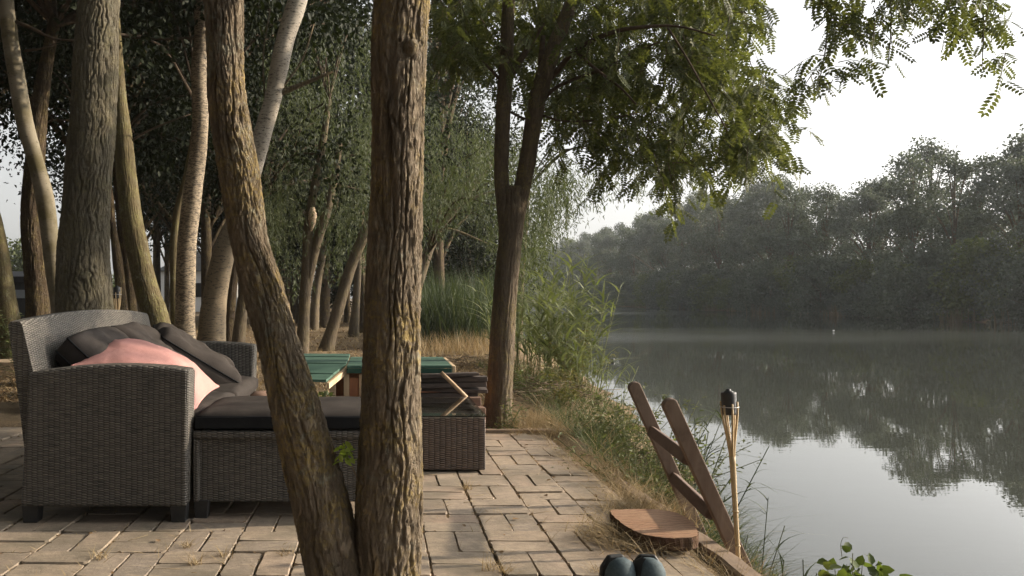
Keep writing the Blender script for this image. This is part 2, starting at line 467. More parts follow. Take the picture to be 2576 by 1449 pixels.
M['white_bark'] = m_whitebark('white_poplar_bark', (.34, .31, .265), amount=.53, olive=(.24, .21, .17), base=(.17, .135, .09))
M['locust_leaf'] = m_leaf('locust_leaf', [(.048, .058, .025), (.080, .093, .038), (.064, .075, .033), (.12, .13, .052)], .36, tcol=(1.35, 1.35, .6))
M['willow_leaf'] = m_leaf('willow_leaf', [(.050, .062, .032), (.085, .098, .055), (.065, .078, .042), (.12, .13, .085)], .28, tcol=(1.3, 1.4, .75))
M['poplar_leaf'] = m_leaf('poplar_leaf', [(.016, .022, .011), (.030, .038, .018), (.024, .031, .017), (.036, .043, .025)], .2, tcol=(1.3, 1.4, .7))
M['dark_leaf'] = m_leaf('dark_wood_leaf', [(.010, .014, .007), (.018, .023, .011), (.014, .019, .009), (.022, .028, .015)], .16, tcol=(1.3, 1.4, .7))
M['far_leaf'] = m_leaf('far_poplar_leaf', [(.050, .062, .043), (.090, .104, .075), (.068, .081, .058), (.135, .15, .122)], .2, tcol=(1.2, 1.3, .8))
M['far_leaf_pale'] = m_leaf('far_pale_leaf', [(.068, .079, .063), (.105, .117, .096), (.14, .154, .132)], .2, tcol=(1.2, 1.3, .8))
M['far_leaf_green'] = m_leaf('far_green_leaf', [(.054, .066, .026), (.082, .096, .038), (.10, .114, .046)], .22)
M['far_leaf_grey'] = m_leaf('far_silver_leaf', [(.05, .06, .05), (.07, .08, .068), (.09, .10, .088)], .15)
M['reed_leaf'] = m_leaf('reed_leaf', [(.095, .115, .05), (.15, .17, .08), (.125, .145, .065), (.22, .23, .14)], .3, tcol=(1.3, 1.4, .7))
M['reed_dark'] = m_leaf('reed_bed_leaf', [(.035, .05, .026), (.058, .075, .042), (.048, .062, .034), (.08, .092, .055)], .25, tcol=(1.3, 1.4, .7))
M['weed_leaf'] = m_leaf('weed_leaf', [(.062, .078, .036), (.105, .118, .055), (.14, .145, .075), (.085, .096, .05)], .3, tcol=(1.3, 1.4, .7))
M['weed_yellow'] = m_leaf('yellow_weed_leaf', [(.12, .115, .042), (.16, .145, .055), (.09, .098, .036), (.2, .17, .08)], .3, tcol=(1.3, 1.3, .7))
M['grass_green'] = m_leaf('green_grass', [(.05, .065, .028), (.075, .09, .04), (.10, .112, .055), (.045, .058, .028)], .28, tcol=(1.3, 1.4, .7))
M['grass_dry'] = m_leaf('dry_grass', [(.28, .21, .11), (.36, .28, .16), (.22, .16, .09), (.42, .34, .21)], .25, .7, (1.1, 1, .8))
M['litter'] = m_leaf('dead_leaf', [(.16, .10, .055), (.26, .17, .09), (.11, .07, .045), (.33, .24, .14)], .15, .8, (1.1, 1, .8))
M['vine_leaf'] = m_leaf('vine_leaf', [(.06, .085, .025), (.095, .12, .032), (.04, .058, .022), (.13, .145, .05)], .33, tcol=(1.3, 1.4, .6))
M['twig'] = m_plain('dry_twig', (.13, .10, .07), .9, .1)
M['branch'] = m_plain('dark_branch', (.075, .056, .04), .9, .1)
M['wicker'] = m_wicker('rattan_weave')
M['wicker_table'] = m_wicker('rattan_table_weave', (.02, .015, .012), (.12, .088, .07), .011, .028)
M['cushion'] = m_fabric('charcoal_cushion_fabric', (.034, .030, .028), (.054, .047, .042))
M['cushion_side'] = m_fabric('black_cushion_fabric', (.012, .0125, .014), (.02, .021, .022))
M['pink'] = m_fabric('pink_cushion_fabric', (.40, .205, .185), (.45, .245, .215), 1.2, .9, .3)
M['black_plastic'] = m_plain('black_plastic_foot', (.02, .02, .02), .5, .4)
M['alu'] = m_plain('pale_frame_edge', (.45, .44, .42), .45, .5)
M['glass'] = m_glass()
M['brick'] = m_brick()
M['ground'] = m_ground()
M['water'] = m_water()
M['kerb'] = m_wood('weathered_timber', (.16, .115, .08), (.28, .21, .15), 1, 1, .85)
M['ladder'] = m_wood('brown_ladder_wood', (.125, .085, .062), (.20, .145, .108), 2, .8, .7)
M['rung'] = m_wood('dark_rung_wood', (.085, .055, .042), (.145, .10, .075), 1, .8, .7)
M['bamboo'] = m_wood('bamboo', (.36, .26, .14), (.52, .40, .24), 2, .8, .5, .15)
M['canister'] = m_plain('black_canister', (.018, .018, .017), .45, .5, 0, .5, 60)
M['slab'] = m_slabtop()
M['slab_bark'] = m_bark('slab_bark', (.085, .05, .035), (.16, .09, .06), lich=.1, scale=1.4, bump=.8)
M['green_paint'] = m_wood('green_painted_boards', (.050, .105, .078), (.075, .14, .105), 0, .6, .7, .15)
M['green_dark'] = m_wood('dark_green_fascia', (.018, .055, .04), (.03, .075, .055), 0, .6, .7, .15)
M['cream_wood'] = m_wood('cream_timber', (.50, .36, .22), (.62, .47, .31), 2, .8, .75)
M['red_wood'] = m_wood('reddish_panel', (.30, .13, .07), (.40, .19, .10), 2, .8, .7)
M['old_plank'] = m_wood('old_grey_plank', (.045, .036, .032), (.10, .08, .07), 0, 1, .85)
M['brown_plank'] = m_wood('brown_plank', (.14, .085, .06), (.23, .15, .11), 0, 1, .8)
M['handle_wood'] = m_wood('handle_wood', (.34, .23, .14), (.46, .33, .21), 0, 1, .6)
M['log_end'] = m_wood('pale_sawn_wood', (.34, .25, .16), (.46, .36, .24), 2, 1, .8)
M['shoe_upper'] = m_plain('teal_shoe_cloth', (.050, .072, .080), .75, .25, 0, .3, 160)
M['shoe_dark'] = m_plain('black_shoe_rubber', (.012, .013, .013), .55, .35)
M['shed_wall'] = m_wood('dark_shed_boards', (.02, .019, .018), (.04, .037, .034), 2, .5)
M['shed_roof'] = m_plain('grey_shed_roof', (.22, .23, .235), .7, .3, 0, .2, 3)
M['white_paint'] = m_plain('white_paint', (.75, .75, .73), .5, .4, 0, .1)
M['nest'] = m_whitebark('speckled_nest', (.55, .43, .30), amount=.52, olive=(.42, .32, .22))

LEAF = tmpl_leaf(.62, .1); DIA = tmpl_diamond(.7, .12); WIL = tmpl_diamond(.19, .03); PIN = tmpl_pinnate(6)

# ------------------------------------------------------------------ terrain, water, sky
def near_wl(y):
    return np.interp(y, [-40, 0, 2, 3, 4.3, 5.2, 7.5, 10.5, 14.2, 20, 33, 80, 200, 400, 900], [.9, 1.25, 1.6, 1.78, 2.0, 2.25, 2.95, 3.45, 3.9, 4.4, 5.9, 11, 24, 40, 60])
def far_wl(y):
    return 34 + .067 * np.asarray(y, float) + .7 * np.sin(np.asarray(y) * .21) + .4 * np.sin(np.asarray(y) * .53)
PX0, PX1, PY0, PY1 = -4.6, 1.068, .4, 5.30
def ground_z(x, y):
    x = np.asarray(x, float); y = np.asarray(y, float)
    w = near_wl(y) + .10 * np.sin(y * 3.1) + .06 * np.sin(y * 7.7)
    s1 = w - x
    Wd = np.clip(.80 + .12 * (y - 3), .80, 1.6)
    P = np.stack([x, y, x * 0], -1)
    nz = fbm(P * .8, 4) * .045 + fbm(P * 5, 3) * .012
    inland = WATER - .02 + (-WATER + .01) * smooth(s1 / Wd)
    pat = smooth((PX0 - .25 - x) / .3) + smooth((x - 1.12) / .1) + smooth((y - PY1 - .05) / .3) + smooth((PY0 - .2 - y) / .2)
    patm = np.clip(pat, 0, 1)
    inland = inland + nz * patm * smooth(s1 / .5) - .03 * (1 - patm)
    bed = WATER - .02 - np.clip(-s1, 0, 3) * .5
    s2 = x - far_wl(y)
    far = WATER - .02 + 1.0 * smooth(s2 / 3) + nz * 2 * smooth(s2 / 2)
    bed2 = np.maximum(WATER - 1.5, WATER - .02 + s2 * .4)
    z = np.where(s1 > 0, inland, bed)
    z = np.where(s2 > -3, np.maximum(z, bed2), z)
    z = np.where(s2 > 0, far, z)
    return z
def axis(lo, hi, a, b, st, g=1.22):
    m = list(np.arange(a, b, st)); s = st; v = b
    while v < hi: m.append(v); s *= g; v += min(s, 60)
    m.append(hi); s = st; v = a - st; lo_l = []
    while v > lo: lo_l.append(v); s *= g; v -= min(s, 60)
    lo_l.append(lo)
    return np.array(lo_l[::-1] + m)
xs = axis(-900, 1200, -6.5, 5.5, .11); ys = axis(-120, 1500, .0, 13, .11)
X, Y = np.meshgrid(xs, ys)
Z = ground_z(X, Y)
nx, ny = len(xs), len(ys)
i = np.arange(ny - 1)[:, None] * nx; j = np.arange(nx - 1)[None]
Fg = np.stack([i + j, i + j + 1, i + nx + j + 1, i + nx + j], -1).reshape(-1, 4)
o = obj('ground', np.stack([X, Y, Z], -1).reshape(-1, 3), Fg, M['ground'], smoothf=True); tag(o, kind='structure')
o = obj('river_water', np.array([[-60, -110, WATER], [1100, -110, WATER], [1100, 1400, WATER], [-60, 1400, WATER]]), np.array([[0, 1, 2, 3]]), M['water'])
tag(o, kind='structure')

# paving: basket-weave bricks, each a bevelled block
def paving():
    b = MB(); rng = random.Random(5)
    cw, cl = .2275, .2445
    x0, y0 = .400, 2.789
    for ci in range(-22, 3):
        for ri in range(-10, 11):
            xa = x0 + cw * ci; ya = y0 + cl * ri
            if ya + cl > PY1 + .02 and xa > -1.9: continue
            if ya + cl > 6.6 or ya < PY0 - .1: continue
            vert = (ci + ri) % 2 == 1
            for h in (0, 1):
                g = rng.uniform(.0012, .0042)
                if vert: x1, x2, y1, y2 = xa + cw / 2 * h, xa + cw / 2 * (h + 1), ya, ya + cl
                else: x1, x2, y1, y2 = xa, xa + cw, ya + cl / 2 * h, ya + cl / 2 * (h + 1)
                x1 += g; x2 -= g; y1 += g * .35; y2 -= g * .35
                ox, oy = rng.uniform(-.002, .002), rng.uniform(-.003, .003)
                n = 4; out = []
                cs = [(x1, y1), (x2, y1), (x2, y2), (x1, y2)]
                for q in range(4):
                    (ax, ay), (bx, by) = cs[q], cs[(q + 1) % 4]
                    for t in (.06, .35, .65, .94):
                        out.append((ax + (bx - ax) * t + ox + rng.uniform(-.0022, .0022), ay + (by - ay) * t + oy + rng.uniform(-.0022, .0022)))
                mx, my = (x1 + x2) / 2, (y1 + y2) / 2
                tx, ty, tz = rng.uniform(-.02, .02), rng.uniform(-.02, .02), rng.uniform(-.0035, .003)
                if (x2 > 1.0): tz -= .006
                def zz(x, y): return tz + (x - mx) * tx + (y - my) * ty
                m = len(out)
                V = [(x, y, -.05) for x, y in out] + [(x, y, zz(x, y) - .006 + rng.uniform(-.0015, .001)) for x, y in out]
                V += [(mx + (x - mx) * .978 if vert is False else mx + (x - mx) * .955, my + (y - my) * (.955 if not vert else .978), zz(x, y)) for x, y in out]
                Fc = []
                for q in range(m):
                    r = (q + 1) % m
                    Fc.append([q, r, m + r, m + q]); Fc.append([m + q, m + r, 2 * m + r, 2 * m + q])
                Fc.append(list(range(2 * m, 3 * m)))
                b.add(V, Fc)
    return tag(b.build('brick_paving', M['brick']), kind='structure')
paving()
# soil bed that fills the joints
o = obj('joint_soil', np.array([[PX0, PY0, -.011], [1.10, PY0, -.011], [1.10, PY1, -.011], [-1.9, PY1, -.011], [-1.9, 6.6, -.011], [PX0, 6.6, -.011]]), [[0, 1, 2, 3, 4, 5]], M['ground'])
tag(o, kind='structure')

# sky
w = bpy.data.worlds.new('World'); SC.world = w; w.use_nodes = True
nt = w.node_tree; nt.nodes.clear()
SUN_AZ, SUN_EL = 81.0, 20.5
sky = nt.nodes.new('ShaderNodeTexSky'); sky.sky_type = 'NISHITA'; sky.sun_disc = False
sky.sun_elevation = math.radians(SUN_EL); sky.sun_rotation = math.radians(SUN_AZ)
sky.air_density = 1.2; sky.dust_density = 5.0; sky.ozone_density = 1.0
hs = nt.nodes.new('ShaderNodeHueSaturation'); hs.inputs['Saturation'].default_value = .12
bg = nt.nodes.new('ShaderNodeBackground'); bg.inputs['Strength'].default_value = .14
ow = nt.nodes.new('ShaderNodeOutputWorld')
nt.links.new(sky.outputs[0], hs.inputs['Color']); nt.links.new(hs.outputs[0], bg.inputs['Color']); nt.links.new(bg.outputs[0], ow.inputs['Surface'])
s = Vector((math.sin(math.radians(SUN_AZ)) * math.cos(math.radians(SUN_EL)), math.cos(math.radians(SUN_AZ)) * math.cos(math.radians(SUN_EL)), math.sin(math.radians(SUN_EL))))
ld = bpy.data.lights.new('sun', 'SUN'); ld.energy = 4.0; ld.angle = math.radians(1.0); ld.color = (1, .84, .64)
lo = bpy.data.objects.new('sun', ld); C.objects.link(lo); lo.location = (60, 20, 40); lo.rotation_euler = (-s).to_track_quat('-Z', 'Y').to_euler()

# camera
cd = bpy.data.cameras.new('camera'); cam = bpy.data.objects.new('camera', cd); C.objects.link(cam)
cd.sensor_width = 36; cd.lens = 36 * F / 2576
cd.shift_x = (1288 - VX) / 2576; cd.shift_y = (VY - 724.5) / 2576
cd.clip_start = .05; cd.clip_end = 3000
cam.location = (0, 0, CAMZ); cam.rotation_euler = (math.radians(90), 0, 0)
SC.camera = cam

# ------------------------------------------------------------------ hero tree: forked locust in front of the sofa
def bark_disp(freq, depth, lump, stretch=.2, seed=0.0, sharp=7.0):
    def f(q):
        p = q.copy(); p[..., 2] *= stretch
        wob = noise(p * freq * .5 + seed + 5) * .5
        p2 = p * freq + seed; p2[..., 0] += wob; p2[..., 1] += wob
        n1 = noise(p2); n2 = noise(p2 * 2.3 + 7.1)
        fis = np.clip(1 - np.abs(n1) * sharp, 0, 1) ** 1.1
        fis2 = np.clip(1 - np.abs(n2) * sharp, 0, 1)
        pl = q * np.array([5, 5, 2.2]) + seed
        return -depth * fis - depth * .38 * fis2 + lump * noise(pl) + depth * .30 * noise(q * np.array([95, 95, 42]) + seed) + depth * .18 * noise(q * np.array([210, 210, 110]) + seed)
    return f
def furrows(nf, depth, lump, seed, warp=.9, wz=3.2, plate=13.0, width=.34, fine=1.0):
    """long upright furrows that wander, merge and fade, broken into plates"""
    def f(q):
        x, y, z = q[..., 0], q[..., 1], q[..., 2]; r = np.sqrt(x * x + y * y) + 1e-9
        c, sn = x / r, y / r; a = np.arctan2(sn, c) / (2 * np.pi) * nf
        S3 = lambda k, kz, o: noise(np.stack([c * k + seed + o, sn * k + o, z * kz], -1))
        ph = a + warp * S3(1.6, wz, 0) + warp * .45 * S3(4.5, wz * 2.6, 3.1) + .10 * S3(9, 40, 5.5)
        i = np.floor(ph); fr = np.abs(ph - i - .5) * 2          # 1 in the furrow, 0 on the ridge
        amp = np.clip(.62 + .75 * S3(3.0, 4.5, 7.7), .12, 1.15)
        fur = np.clip((fr - (1 - width)) / width, 0, 1) ** .8
        pz = z * plate * (1 + .25 * np.sin(i * 5.1)) + i * 7.31 + 1.1 * S3(5, 5, 9.2)
        cr = np.clip((np.abs(pz - np.floor(pz) - .5) * 2 - .82) / .18, 0, 1)
        tilt = (pz - np.floor(pz) - .5) * (.5 + .5 * np.sin(i * 3.7))
        h = -depth * amp * fur - depth * .42 * cr * (1 - fur) + depth * .40 * tilt * (1 - fur) + lump * noise(np.stack([x * 5 + seed, y * 5, z * 2.2], -1))
        h = h + fine * (depth * .16 * noise(np.stack([x * 110, y * 110, z * 45 + seed], -1)) + depth * .10 * noise(np.stack([x * 260, y * 260, z * 120], -1)))
        return h
    return f
lean_px = [(540, -330, 95, 2.62), (548, -150, 98, 2.6), (560, 0, 101, 2.58), (566, 130, 102, 2.56), (573, 250, 105, 2.55), (605, 450, 101, 2.53), (627, 600, 95, 2.51), (662, 725, 107, 2.5), (697, 850, 112, 2.48), (735, 1000, 130, 2.46), (773, 1150, 138, 2.45), (812, 1300, 146, 2.44), (845, 1449, 150, 2.43), (868, 1540, 170, 2.43)]
strt_px = [(1040, -330, 130, 2.44), (1026, -150, 134, 2.44), (1014, 0, 141, 2.44), (1008, 100, 140, 2.44), (1003, 250, 141, 2.44), (997, 500, 138, 2.44), (991, 725, 144, 2.44), (988, 900, 150, 2.44), (983, 1040, 154, 2.44), (977, 1150, 160, 2.44), (972, 1300, 166, 2.44), (966, 1449, 172, 2.44), (955, 1500, 190, 2.44)]
base = at(925, 1483, 2.44); base[2] = -.02
hero = thing('locust_tree', base, 'forked rough-barked tree in the foreground, one trunk upright and one leaning left', 'tree')
V, Fc = px_tube(lean_px, 2.5, n=190, step=.007, disp=furrows(15, .012, .012, 3.1, 1.15, 3.6, 15, .36, 1.6))
obj('trunk', V, Fc, M['locust'], hero, smoothf=True)['label'] = 'leaning trunk with yellow lichen'
V, Fc = px_tube(strt_px, 2.44, n=240, step=.007, disp=furrows(16, .013, .015, 9.7, 1.05, 3.2, 13, .36, 1.6))
obj('trunk', V, Fc, M['locust'], hero, smoothf=True)['label'] = 'upright trunk'
# knot scar
kb = at(1035, 118, 2.36)
V, Fc = tube([kb + [0, .06, -.03], kb + [0, .01, 0], kb + [.01, -.012, .012]], [.035, .026, .012], n=16, step=.008, disp=bark_disp(40, .006, .004, 1, 2))
obj('knot', V, Fc, M['locust'], hero, smoothf=True)
# small sprout
sp0 = at(905, 1215, 2.42)
V, Fc = tube([sp0, sp0 + [-.02, -.03, .05], at(872, 1150, 2.38)], [.0025, .002, .0012], n=6, step=.02)
sprt = obj('sprout', V, Fc, M['twig'], hero)
pp = np.array([at(852 + 36 * random.random(), 1122 + 45 * random.random(), 2.38 + random.uniform(-.03, .03)) for _ in range(34)])
Vl, Fl = leaves(pp, rdir(34) + np.array([0, 0, -.1]), rdir(34) + np.array([0, 0, 1.0]), np.full(34, .026), tmpl_leaf(.6))
obj('leaves', Vl, Fl, m_leaf('sprout_leaf', [(.16, .22, .04), (.24, .28, .06), (.2, .25, .05)], .45), hero)

# overhanging leafy boughs of that tree, upper right
def poly_pts(poly, n, rng):
    poly = np.array(poly, float); lo, hi = poly.min(0), poly.max(0); out = []
    while len(out) < n:
        p = lo + rng.random(2) * (hi - lo); ins = False
        for a, b in zip(poly, np.roll(poly, -1, 0)):
            if (a[1] > p[1]) != (b[1] > p[1]) and p[0] < (b[0] - a[0]) * (p[1] - a[1]) / (b[1] - a[1]) + a[0]: ins = not ins
        if ins: out.append(p)
    return np.array(out)
rg = np.random.default_rng(21)
blobs = [([(1995, -60), (2140, -60), (2150, 40), (2120, 90), (2080, 110), (2030, 90)], 15), ([(2150, -60), (2280, -60), (2285, 80), (2262, 150), (2225, 140), (2170, 60)], 19),
         ([(2010, 215), (2060, 195), (2110, 165), (2122, 190), (2100, 225), (2040, 245)], 8), ([(2270, -70), (2480, -70), (2450, 40), (2380, 55), (2290, 50)], 20),
         ([(2400, -20), (2510, -20), (2505, 120), (2490, 175), (2440, 150), (2420, 60)], 15), ([(2120, 80), (2130, 130), (2110, 160), (2095, 150)], 4), ([(2510, 165), (2550, 170), (2540, 200)], 2),
         ([(1700, -80), (1880, -80), (1885, 20), (1840, 40), (1760, 20)], 14)]
st, dr, ln = [], [], []
for poly, k in blobs:
    for p in poly_pts(poly, k, rg):
        st.append(at(p[0], p[1] - 50, rg.uniform(3.9, 4.7))); d = rg.normal(size=3) * .6; d[2] -= .35; dr.append(d); ln.append(rg.uniform(.08, .17))
(Vl, Fl), tw = sprays(st, dr, ln, 5, .118, PIN, rg)
obj('crown', Vl, Fl, M['locust_leaf'], hero)
mb = MB()
top = at(1040, -330, 2.44)
for tgt in [(2060, -90, 4.3), (2220, -100, 4.2), (2400, -90, 4.4)]:
    e = at(*tgt); mb.add(*tube([top + [0, 0, -.3], top * .5 + e * .5 + [0, 0, .7], e], [.05, .03, .012], n=7, step=.2))
for a, b in [((2075, -60, 4.3), (2060, 215, 4.25)), ((2220, -80, 4.2), (2235, 150, 4.2)), ((2450, -80, 4.4), (2470, 170, 4.4)), ((2060, 215, 4.25), (2095, 200, 4.2))]:
    A, B = at(*a), at(*b); mb.add(*tube([A, (A + B) / 2 + [.03, 0, 0], B], [.006, .004, .0022], n=5, step=.1))
for pts, L in tw: mb.add(*tube(pts, [.0028, .002, .001], n=4, step=.1))
obj('branch', np.concatenate(mb.V), mb.F, M['branch'], hero)
rg = np.random.default_rng(22)
cs = np.stack([rg.uniform(-4.2, 1.8, 46), rg.uniform(-2.5, 6.2, 46), rg.uniform(3.9, 6.8, 46)], -1)  # crown widened overhead, out of view, to keep sky light off the patio
cs = cs[(cs[:, 2] > 1.05 + .40 * cs[:, 1] + .3)]
V, Fa = clump_leaves(cs, rg.uniform(.6, 1.0, len(cs)), 15000, .10, LEAF, rg)
obj('crown', V, Fa, M['locust_leaf'], hero)['label'] = 'unseen high crown above the patio, widened to block sky light'

# ------------------------------------------------------------------ other trunks of the wood
def trunk_tree(name, label, pts, Y, mat, disp=None, n=28, step=.05, limbs=(), crown=None, group=None, limb_mat=None):
    gy = VY + CAMZ * F / Y
    pts = [p for p in pts if p[1] < gy - 25] + [(pts[-1][0], gy + 12, pts[-1][2] * 1.12)]
    b = at(pts[-1][0], gy, Y); b[2] = float(ground_z(b[0], b[1])) - .02
    t = thing(name, b, label, 'tree', group)
    V, Fc = px_tube(pts, Y, n=n, step=step, disp=disp)
    obj('trunk', V, Fc, mat, t, smoothf=True)
    for L in limbs:
        V, Fc = px_tube(L, Y, n=8, step=.08); obj('branch', V, Fc, limb_mat or M['branch'], t, smoothf=True)
    if crown: crown(t, pts, Y)
    return t
def top_crown(nl, size, mat, spread=2.0, zc=2.0, ncl=14, tm=None, seed=1):
    nl = int(nl * 1.7); size = size * .78
    def f(t, pts, Y):
        rng = np.random.default_rng(seed)
        p = at(pts[0][0], pts[0][1], Y)
        cs = p + np.array([0, .6, zc]) + rng.normal(size=(ncl, 3)) * np.array([spread * .6, spread * .6, spread * .42])
        cs[:, 2] = np.maximum(cs[:, 2], p[2] + .3)
        V, Fa = clump_leaves(cs, rng.uniform(.55, 1.0, ncl), nl, size, tm or LEAF, rng)
        obj('crown', V, Fa, mat, t)
        mb = MB()
        r0 = pts[0][2] * Y / F / 2
        for c in cs: mb.add(*tube([p + [0, 0, -.1], (p + c) / 2 + [0, 0, .25], c], [r0 * .55, r0 * .35, .012], n=6, step=.3))
        obj('branch', np.concatenate(mb.V), mb.F, M['branch'], t)
    return f
D2 = lambda s, d=.008, fr=26, stt=.2: bark_disp(fr, d, .012, stt, s)
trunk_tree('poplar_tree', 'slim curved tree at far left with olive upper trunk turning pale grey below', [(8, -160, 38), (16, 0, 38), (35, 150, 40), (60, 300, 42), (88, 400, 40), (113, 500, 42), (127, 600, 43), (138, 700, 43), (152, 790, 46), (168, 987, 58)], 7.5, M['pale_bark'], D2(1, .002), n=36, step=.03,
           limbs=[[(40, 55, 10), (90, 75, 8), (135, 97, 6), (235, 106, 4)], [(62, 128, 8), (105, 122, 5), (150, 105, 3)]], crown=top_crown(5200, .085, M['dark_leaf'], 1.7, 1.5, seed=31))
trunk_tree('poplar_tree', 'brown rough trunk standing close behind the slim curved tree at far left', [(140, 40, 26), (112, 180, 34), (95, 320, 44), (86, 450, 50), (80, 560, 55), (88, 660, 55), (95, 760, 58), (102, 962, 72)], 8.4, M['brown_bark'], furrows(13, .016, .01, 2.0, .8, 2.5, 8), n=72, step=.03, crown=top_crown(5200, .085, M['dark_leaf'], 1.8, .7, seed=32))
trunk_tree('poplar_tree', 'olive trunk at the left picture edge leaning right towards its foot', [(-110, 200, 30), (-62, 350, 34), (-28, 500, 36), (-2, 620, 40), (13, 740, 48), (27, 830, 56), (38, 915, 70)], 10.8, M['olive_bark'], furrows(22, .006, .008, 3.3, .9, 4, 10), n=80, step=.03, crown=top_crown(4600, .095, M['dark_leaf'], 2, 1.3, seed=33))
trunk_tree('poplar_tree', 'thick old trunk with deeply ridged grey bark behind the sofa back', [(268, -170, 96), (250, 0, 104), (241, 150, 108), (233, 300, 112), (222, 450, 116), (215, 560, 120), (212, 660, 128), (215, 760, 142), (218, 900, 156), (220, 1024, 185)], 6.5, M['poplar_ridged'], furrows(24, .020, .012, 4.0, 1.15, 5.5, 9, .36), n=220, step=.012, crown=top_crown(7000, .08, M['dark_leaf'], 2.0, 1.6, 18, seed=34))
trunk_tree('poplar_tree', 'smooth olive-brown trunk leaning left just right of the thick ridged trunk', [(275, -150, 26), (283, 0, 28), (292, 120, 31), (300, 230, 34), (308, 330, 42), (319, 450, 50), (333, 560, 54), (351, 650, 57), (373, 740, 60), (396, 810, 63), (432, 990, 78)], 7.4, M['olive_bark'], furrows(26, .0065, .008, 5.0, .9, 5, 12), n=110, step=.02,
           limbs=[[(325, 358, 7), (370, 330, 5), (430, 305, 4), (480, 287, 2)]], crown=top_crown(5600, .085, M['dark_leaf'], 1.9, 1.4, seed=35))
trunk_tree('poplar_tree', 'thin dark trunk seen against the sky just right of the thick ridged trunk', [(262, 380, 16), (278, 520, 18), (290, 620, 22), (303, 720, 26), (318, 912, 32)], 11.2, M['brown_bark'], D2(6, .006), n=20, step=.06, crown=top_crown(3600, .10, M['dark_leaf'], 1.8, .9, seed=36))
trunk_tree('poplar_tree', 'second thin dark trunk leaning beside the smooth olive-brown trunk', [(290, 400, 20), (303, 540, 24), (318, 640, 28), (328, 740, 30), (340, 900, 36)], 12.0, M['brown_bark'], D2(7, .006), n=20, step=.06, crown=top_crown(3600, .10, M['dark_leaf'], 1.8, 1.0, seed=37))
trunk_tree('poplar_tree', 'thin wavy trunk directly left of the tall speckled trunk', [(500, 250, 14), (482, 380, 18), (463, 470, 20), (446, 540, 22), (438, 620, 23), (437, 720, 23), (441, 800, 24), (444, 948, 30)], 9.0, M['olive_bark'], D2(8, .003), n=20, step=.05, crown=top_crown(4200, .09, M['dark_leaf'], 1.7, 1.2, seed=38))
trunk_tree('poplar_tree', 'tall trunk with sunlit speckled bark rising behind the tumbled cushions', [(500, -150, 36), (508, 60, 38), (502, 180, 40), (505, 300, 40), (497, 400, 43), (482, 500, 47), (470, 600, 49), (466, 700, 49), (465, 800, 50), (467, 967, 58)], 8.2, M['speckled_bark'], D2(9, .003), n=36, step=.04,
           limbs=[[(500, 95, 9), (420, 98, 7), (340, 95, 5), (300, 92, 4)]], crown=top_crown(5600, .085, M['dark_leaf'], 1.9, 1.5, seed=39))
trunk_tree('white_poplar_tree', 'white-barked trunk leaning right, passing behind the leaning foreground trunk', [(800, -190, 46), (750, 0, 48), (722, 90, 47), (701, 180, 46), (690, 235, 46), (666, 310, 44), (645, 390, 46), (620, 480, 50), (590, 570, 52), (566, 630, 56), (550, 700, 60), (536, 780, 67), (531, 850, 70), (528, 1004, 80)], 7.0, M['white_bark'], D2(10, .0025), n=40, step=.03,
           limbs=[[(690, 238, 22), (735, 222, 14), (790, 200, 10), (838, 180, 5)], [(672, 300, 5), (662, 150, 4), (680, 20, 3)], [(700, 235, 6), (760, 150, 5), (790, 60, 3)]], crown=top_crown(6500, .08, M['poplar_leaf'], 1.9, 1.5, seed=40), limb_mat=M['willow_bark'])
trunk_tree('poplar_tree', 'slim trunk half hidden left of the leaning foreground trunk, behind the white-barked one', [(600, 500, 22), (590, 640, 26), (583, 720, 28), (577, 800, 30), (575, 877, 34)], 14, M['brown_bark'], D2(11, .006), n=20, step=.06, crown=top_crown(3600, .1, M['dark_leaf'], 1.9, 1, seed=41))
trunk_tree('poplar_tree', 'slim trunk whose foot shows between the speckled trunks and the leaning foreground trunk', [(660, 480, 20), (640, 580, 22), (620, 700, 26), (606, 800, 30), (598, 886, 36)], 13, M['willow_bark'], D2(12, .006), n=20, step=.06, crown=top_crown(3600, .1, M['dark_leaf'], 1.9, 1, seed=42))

# willows in the middle
def willow_crown(poly, depth, nstr, L=(.3, .75), per=40, leaf=.072, seed=1, mat='willow_leaf', twigs=True):
    def f(t, pts, Y):
        rng = np.random.default_rng(seed)
        P = poly_pts(poly, int(nstr * 1.7), rng)
        # gather strands into clumps
        S = np.array([at(p[0], p[1], rng.uniform(*depth)) for p in P])
        q = np.stack([P[:, 0] / 90, P[:, 1] / 90, S[:, 1]], -1)
        keep = fbm(q, 2) > -.12
        S = S[keep]
        V, Fa = strands(S, rng.uniform(L[0], L[1], len(S)), leaf, per, rng, WIL)
        obj('crown', V, Fa, M[mat], t)
        if twigs:
            p = at(pts[0][0], pts[0][1], Y); mb = MB()
            for e in S[rng.choice(len(S), 7, replace=False)]:
                mb.add(*tube([p, (p + e) / 2 + [0, 0, .5], e], [.018, .012, .005], n=5, step=.35))
            obj('branch', np.concatenate(mb.V), mb.F, M['branch'], t)
    return f
trunk_tree('willow_tree', 'forked slim willow between the two foreground trunks with a pale bundle in its fork', [(828, 250, 14), (815, 340, 18), (800, 430, 21), (783, 520, 24), (775, 600, 26), (770, 700, 28), (764, 800, 30), (757, 905, 34)], 11.5, M['willow_bark'], D2(13, .004), n=20, step=.05,
           limbs=[[(770, 735, 24), (785, 660, 24), (800, 600, 25), (822, 530, 24), (842, 440, 20), (855, 360, 14)]], limb_mat=M['willow_bark'],
           crown=willow_crown([(650, 60), (930, 20), (940, 560), (900, 520), (840, 560), (760, 520), (700, 600), (650, 560)], (10.5, 14), 640, seed=51))
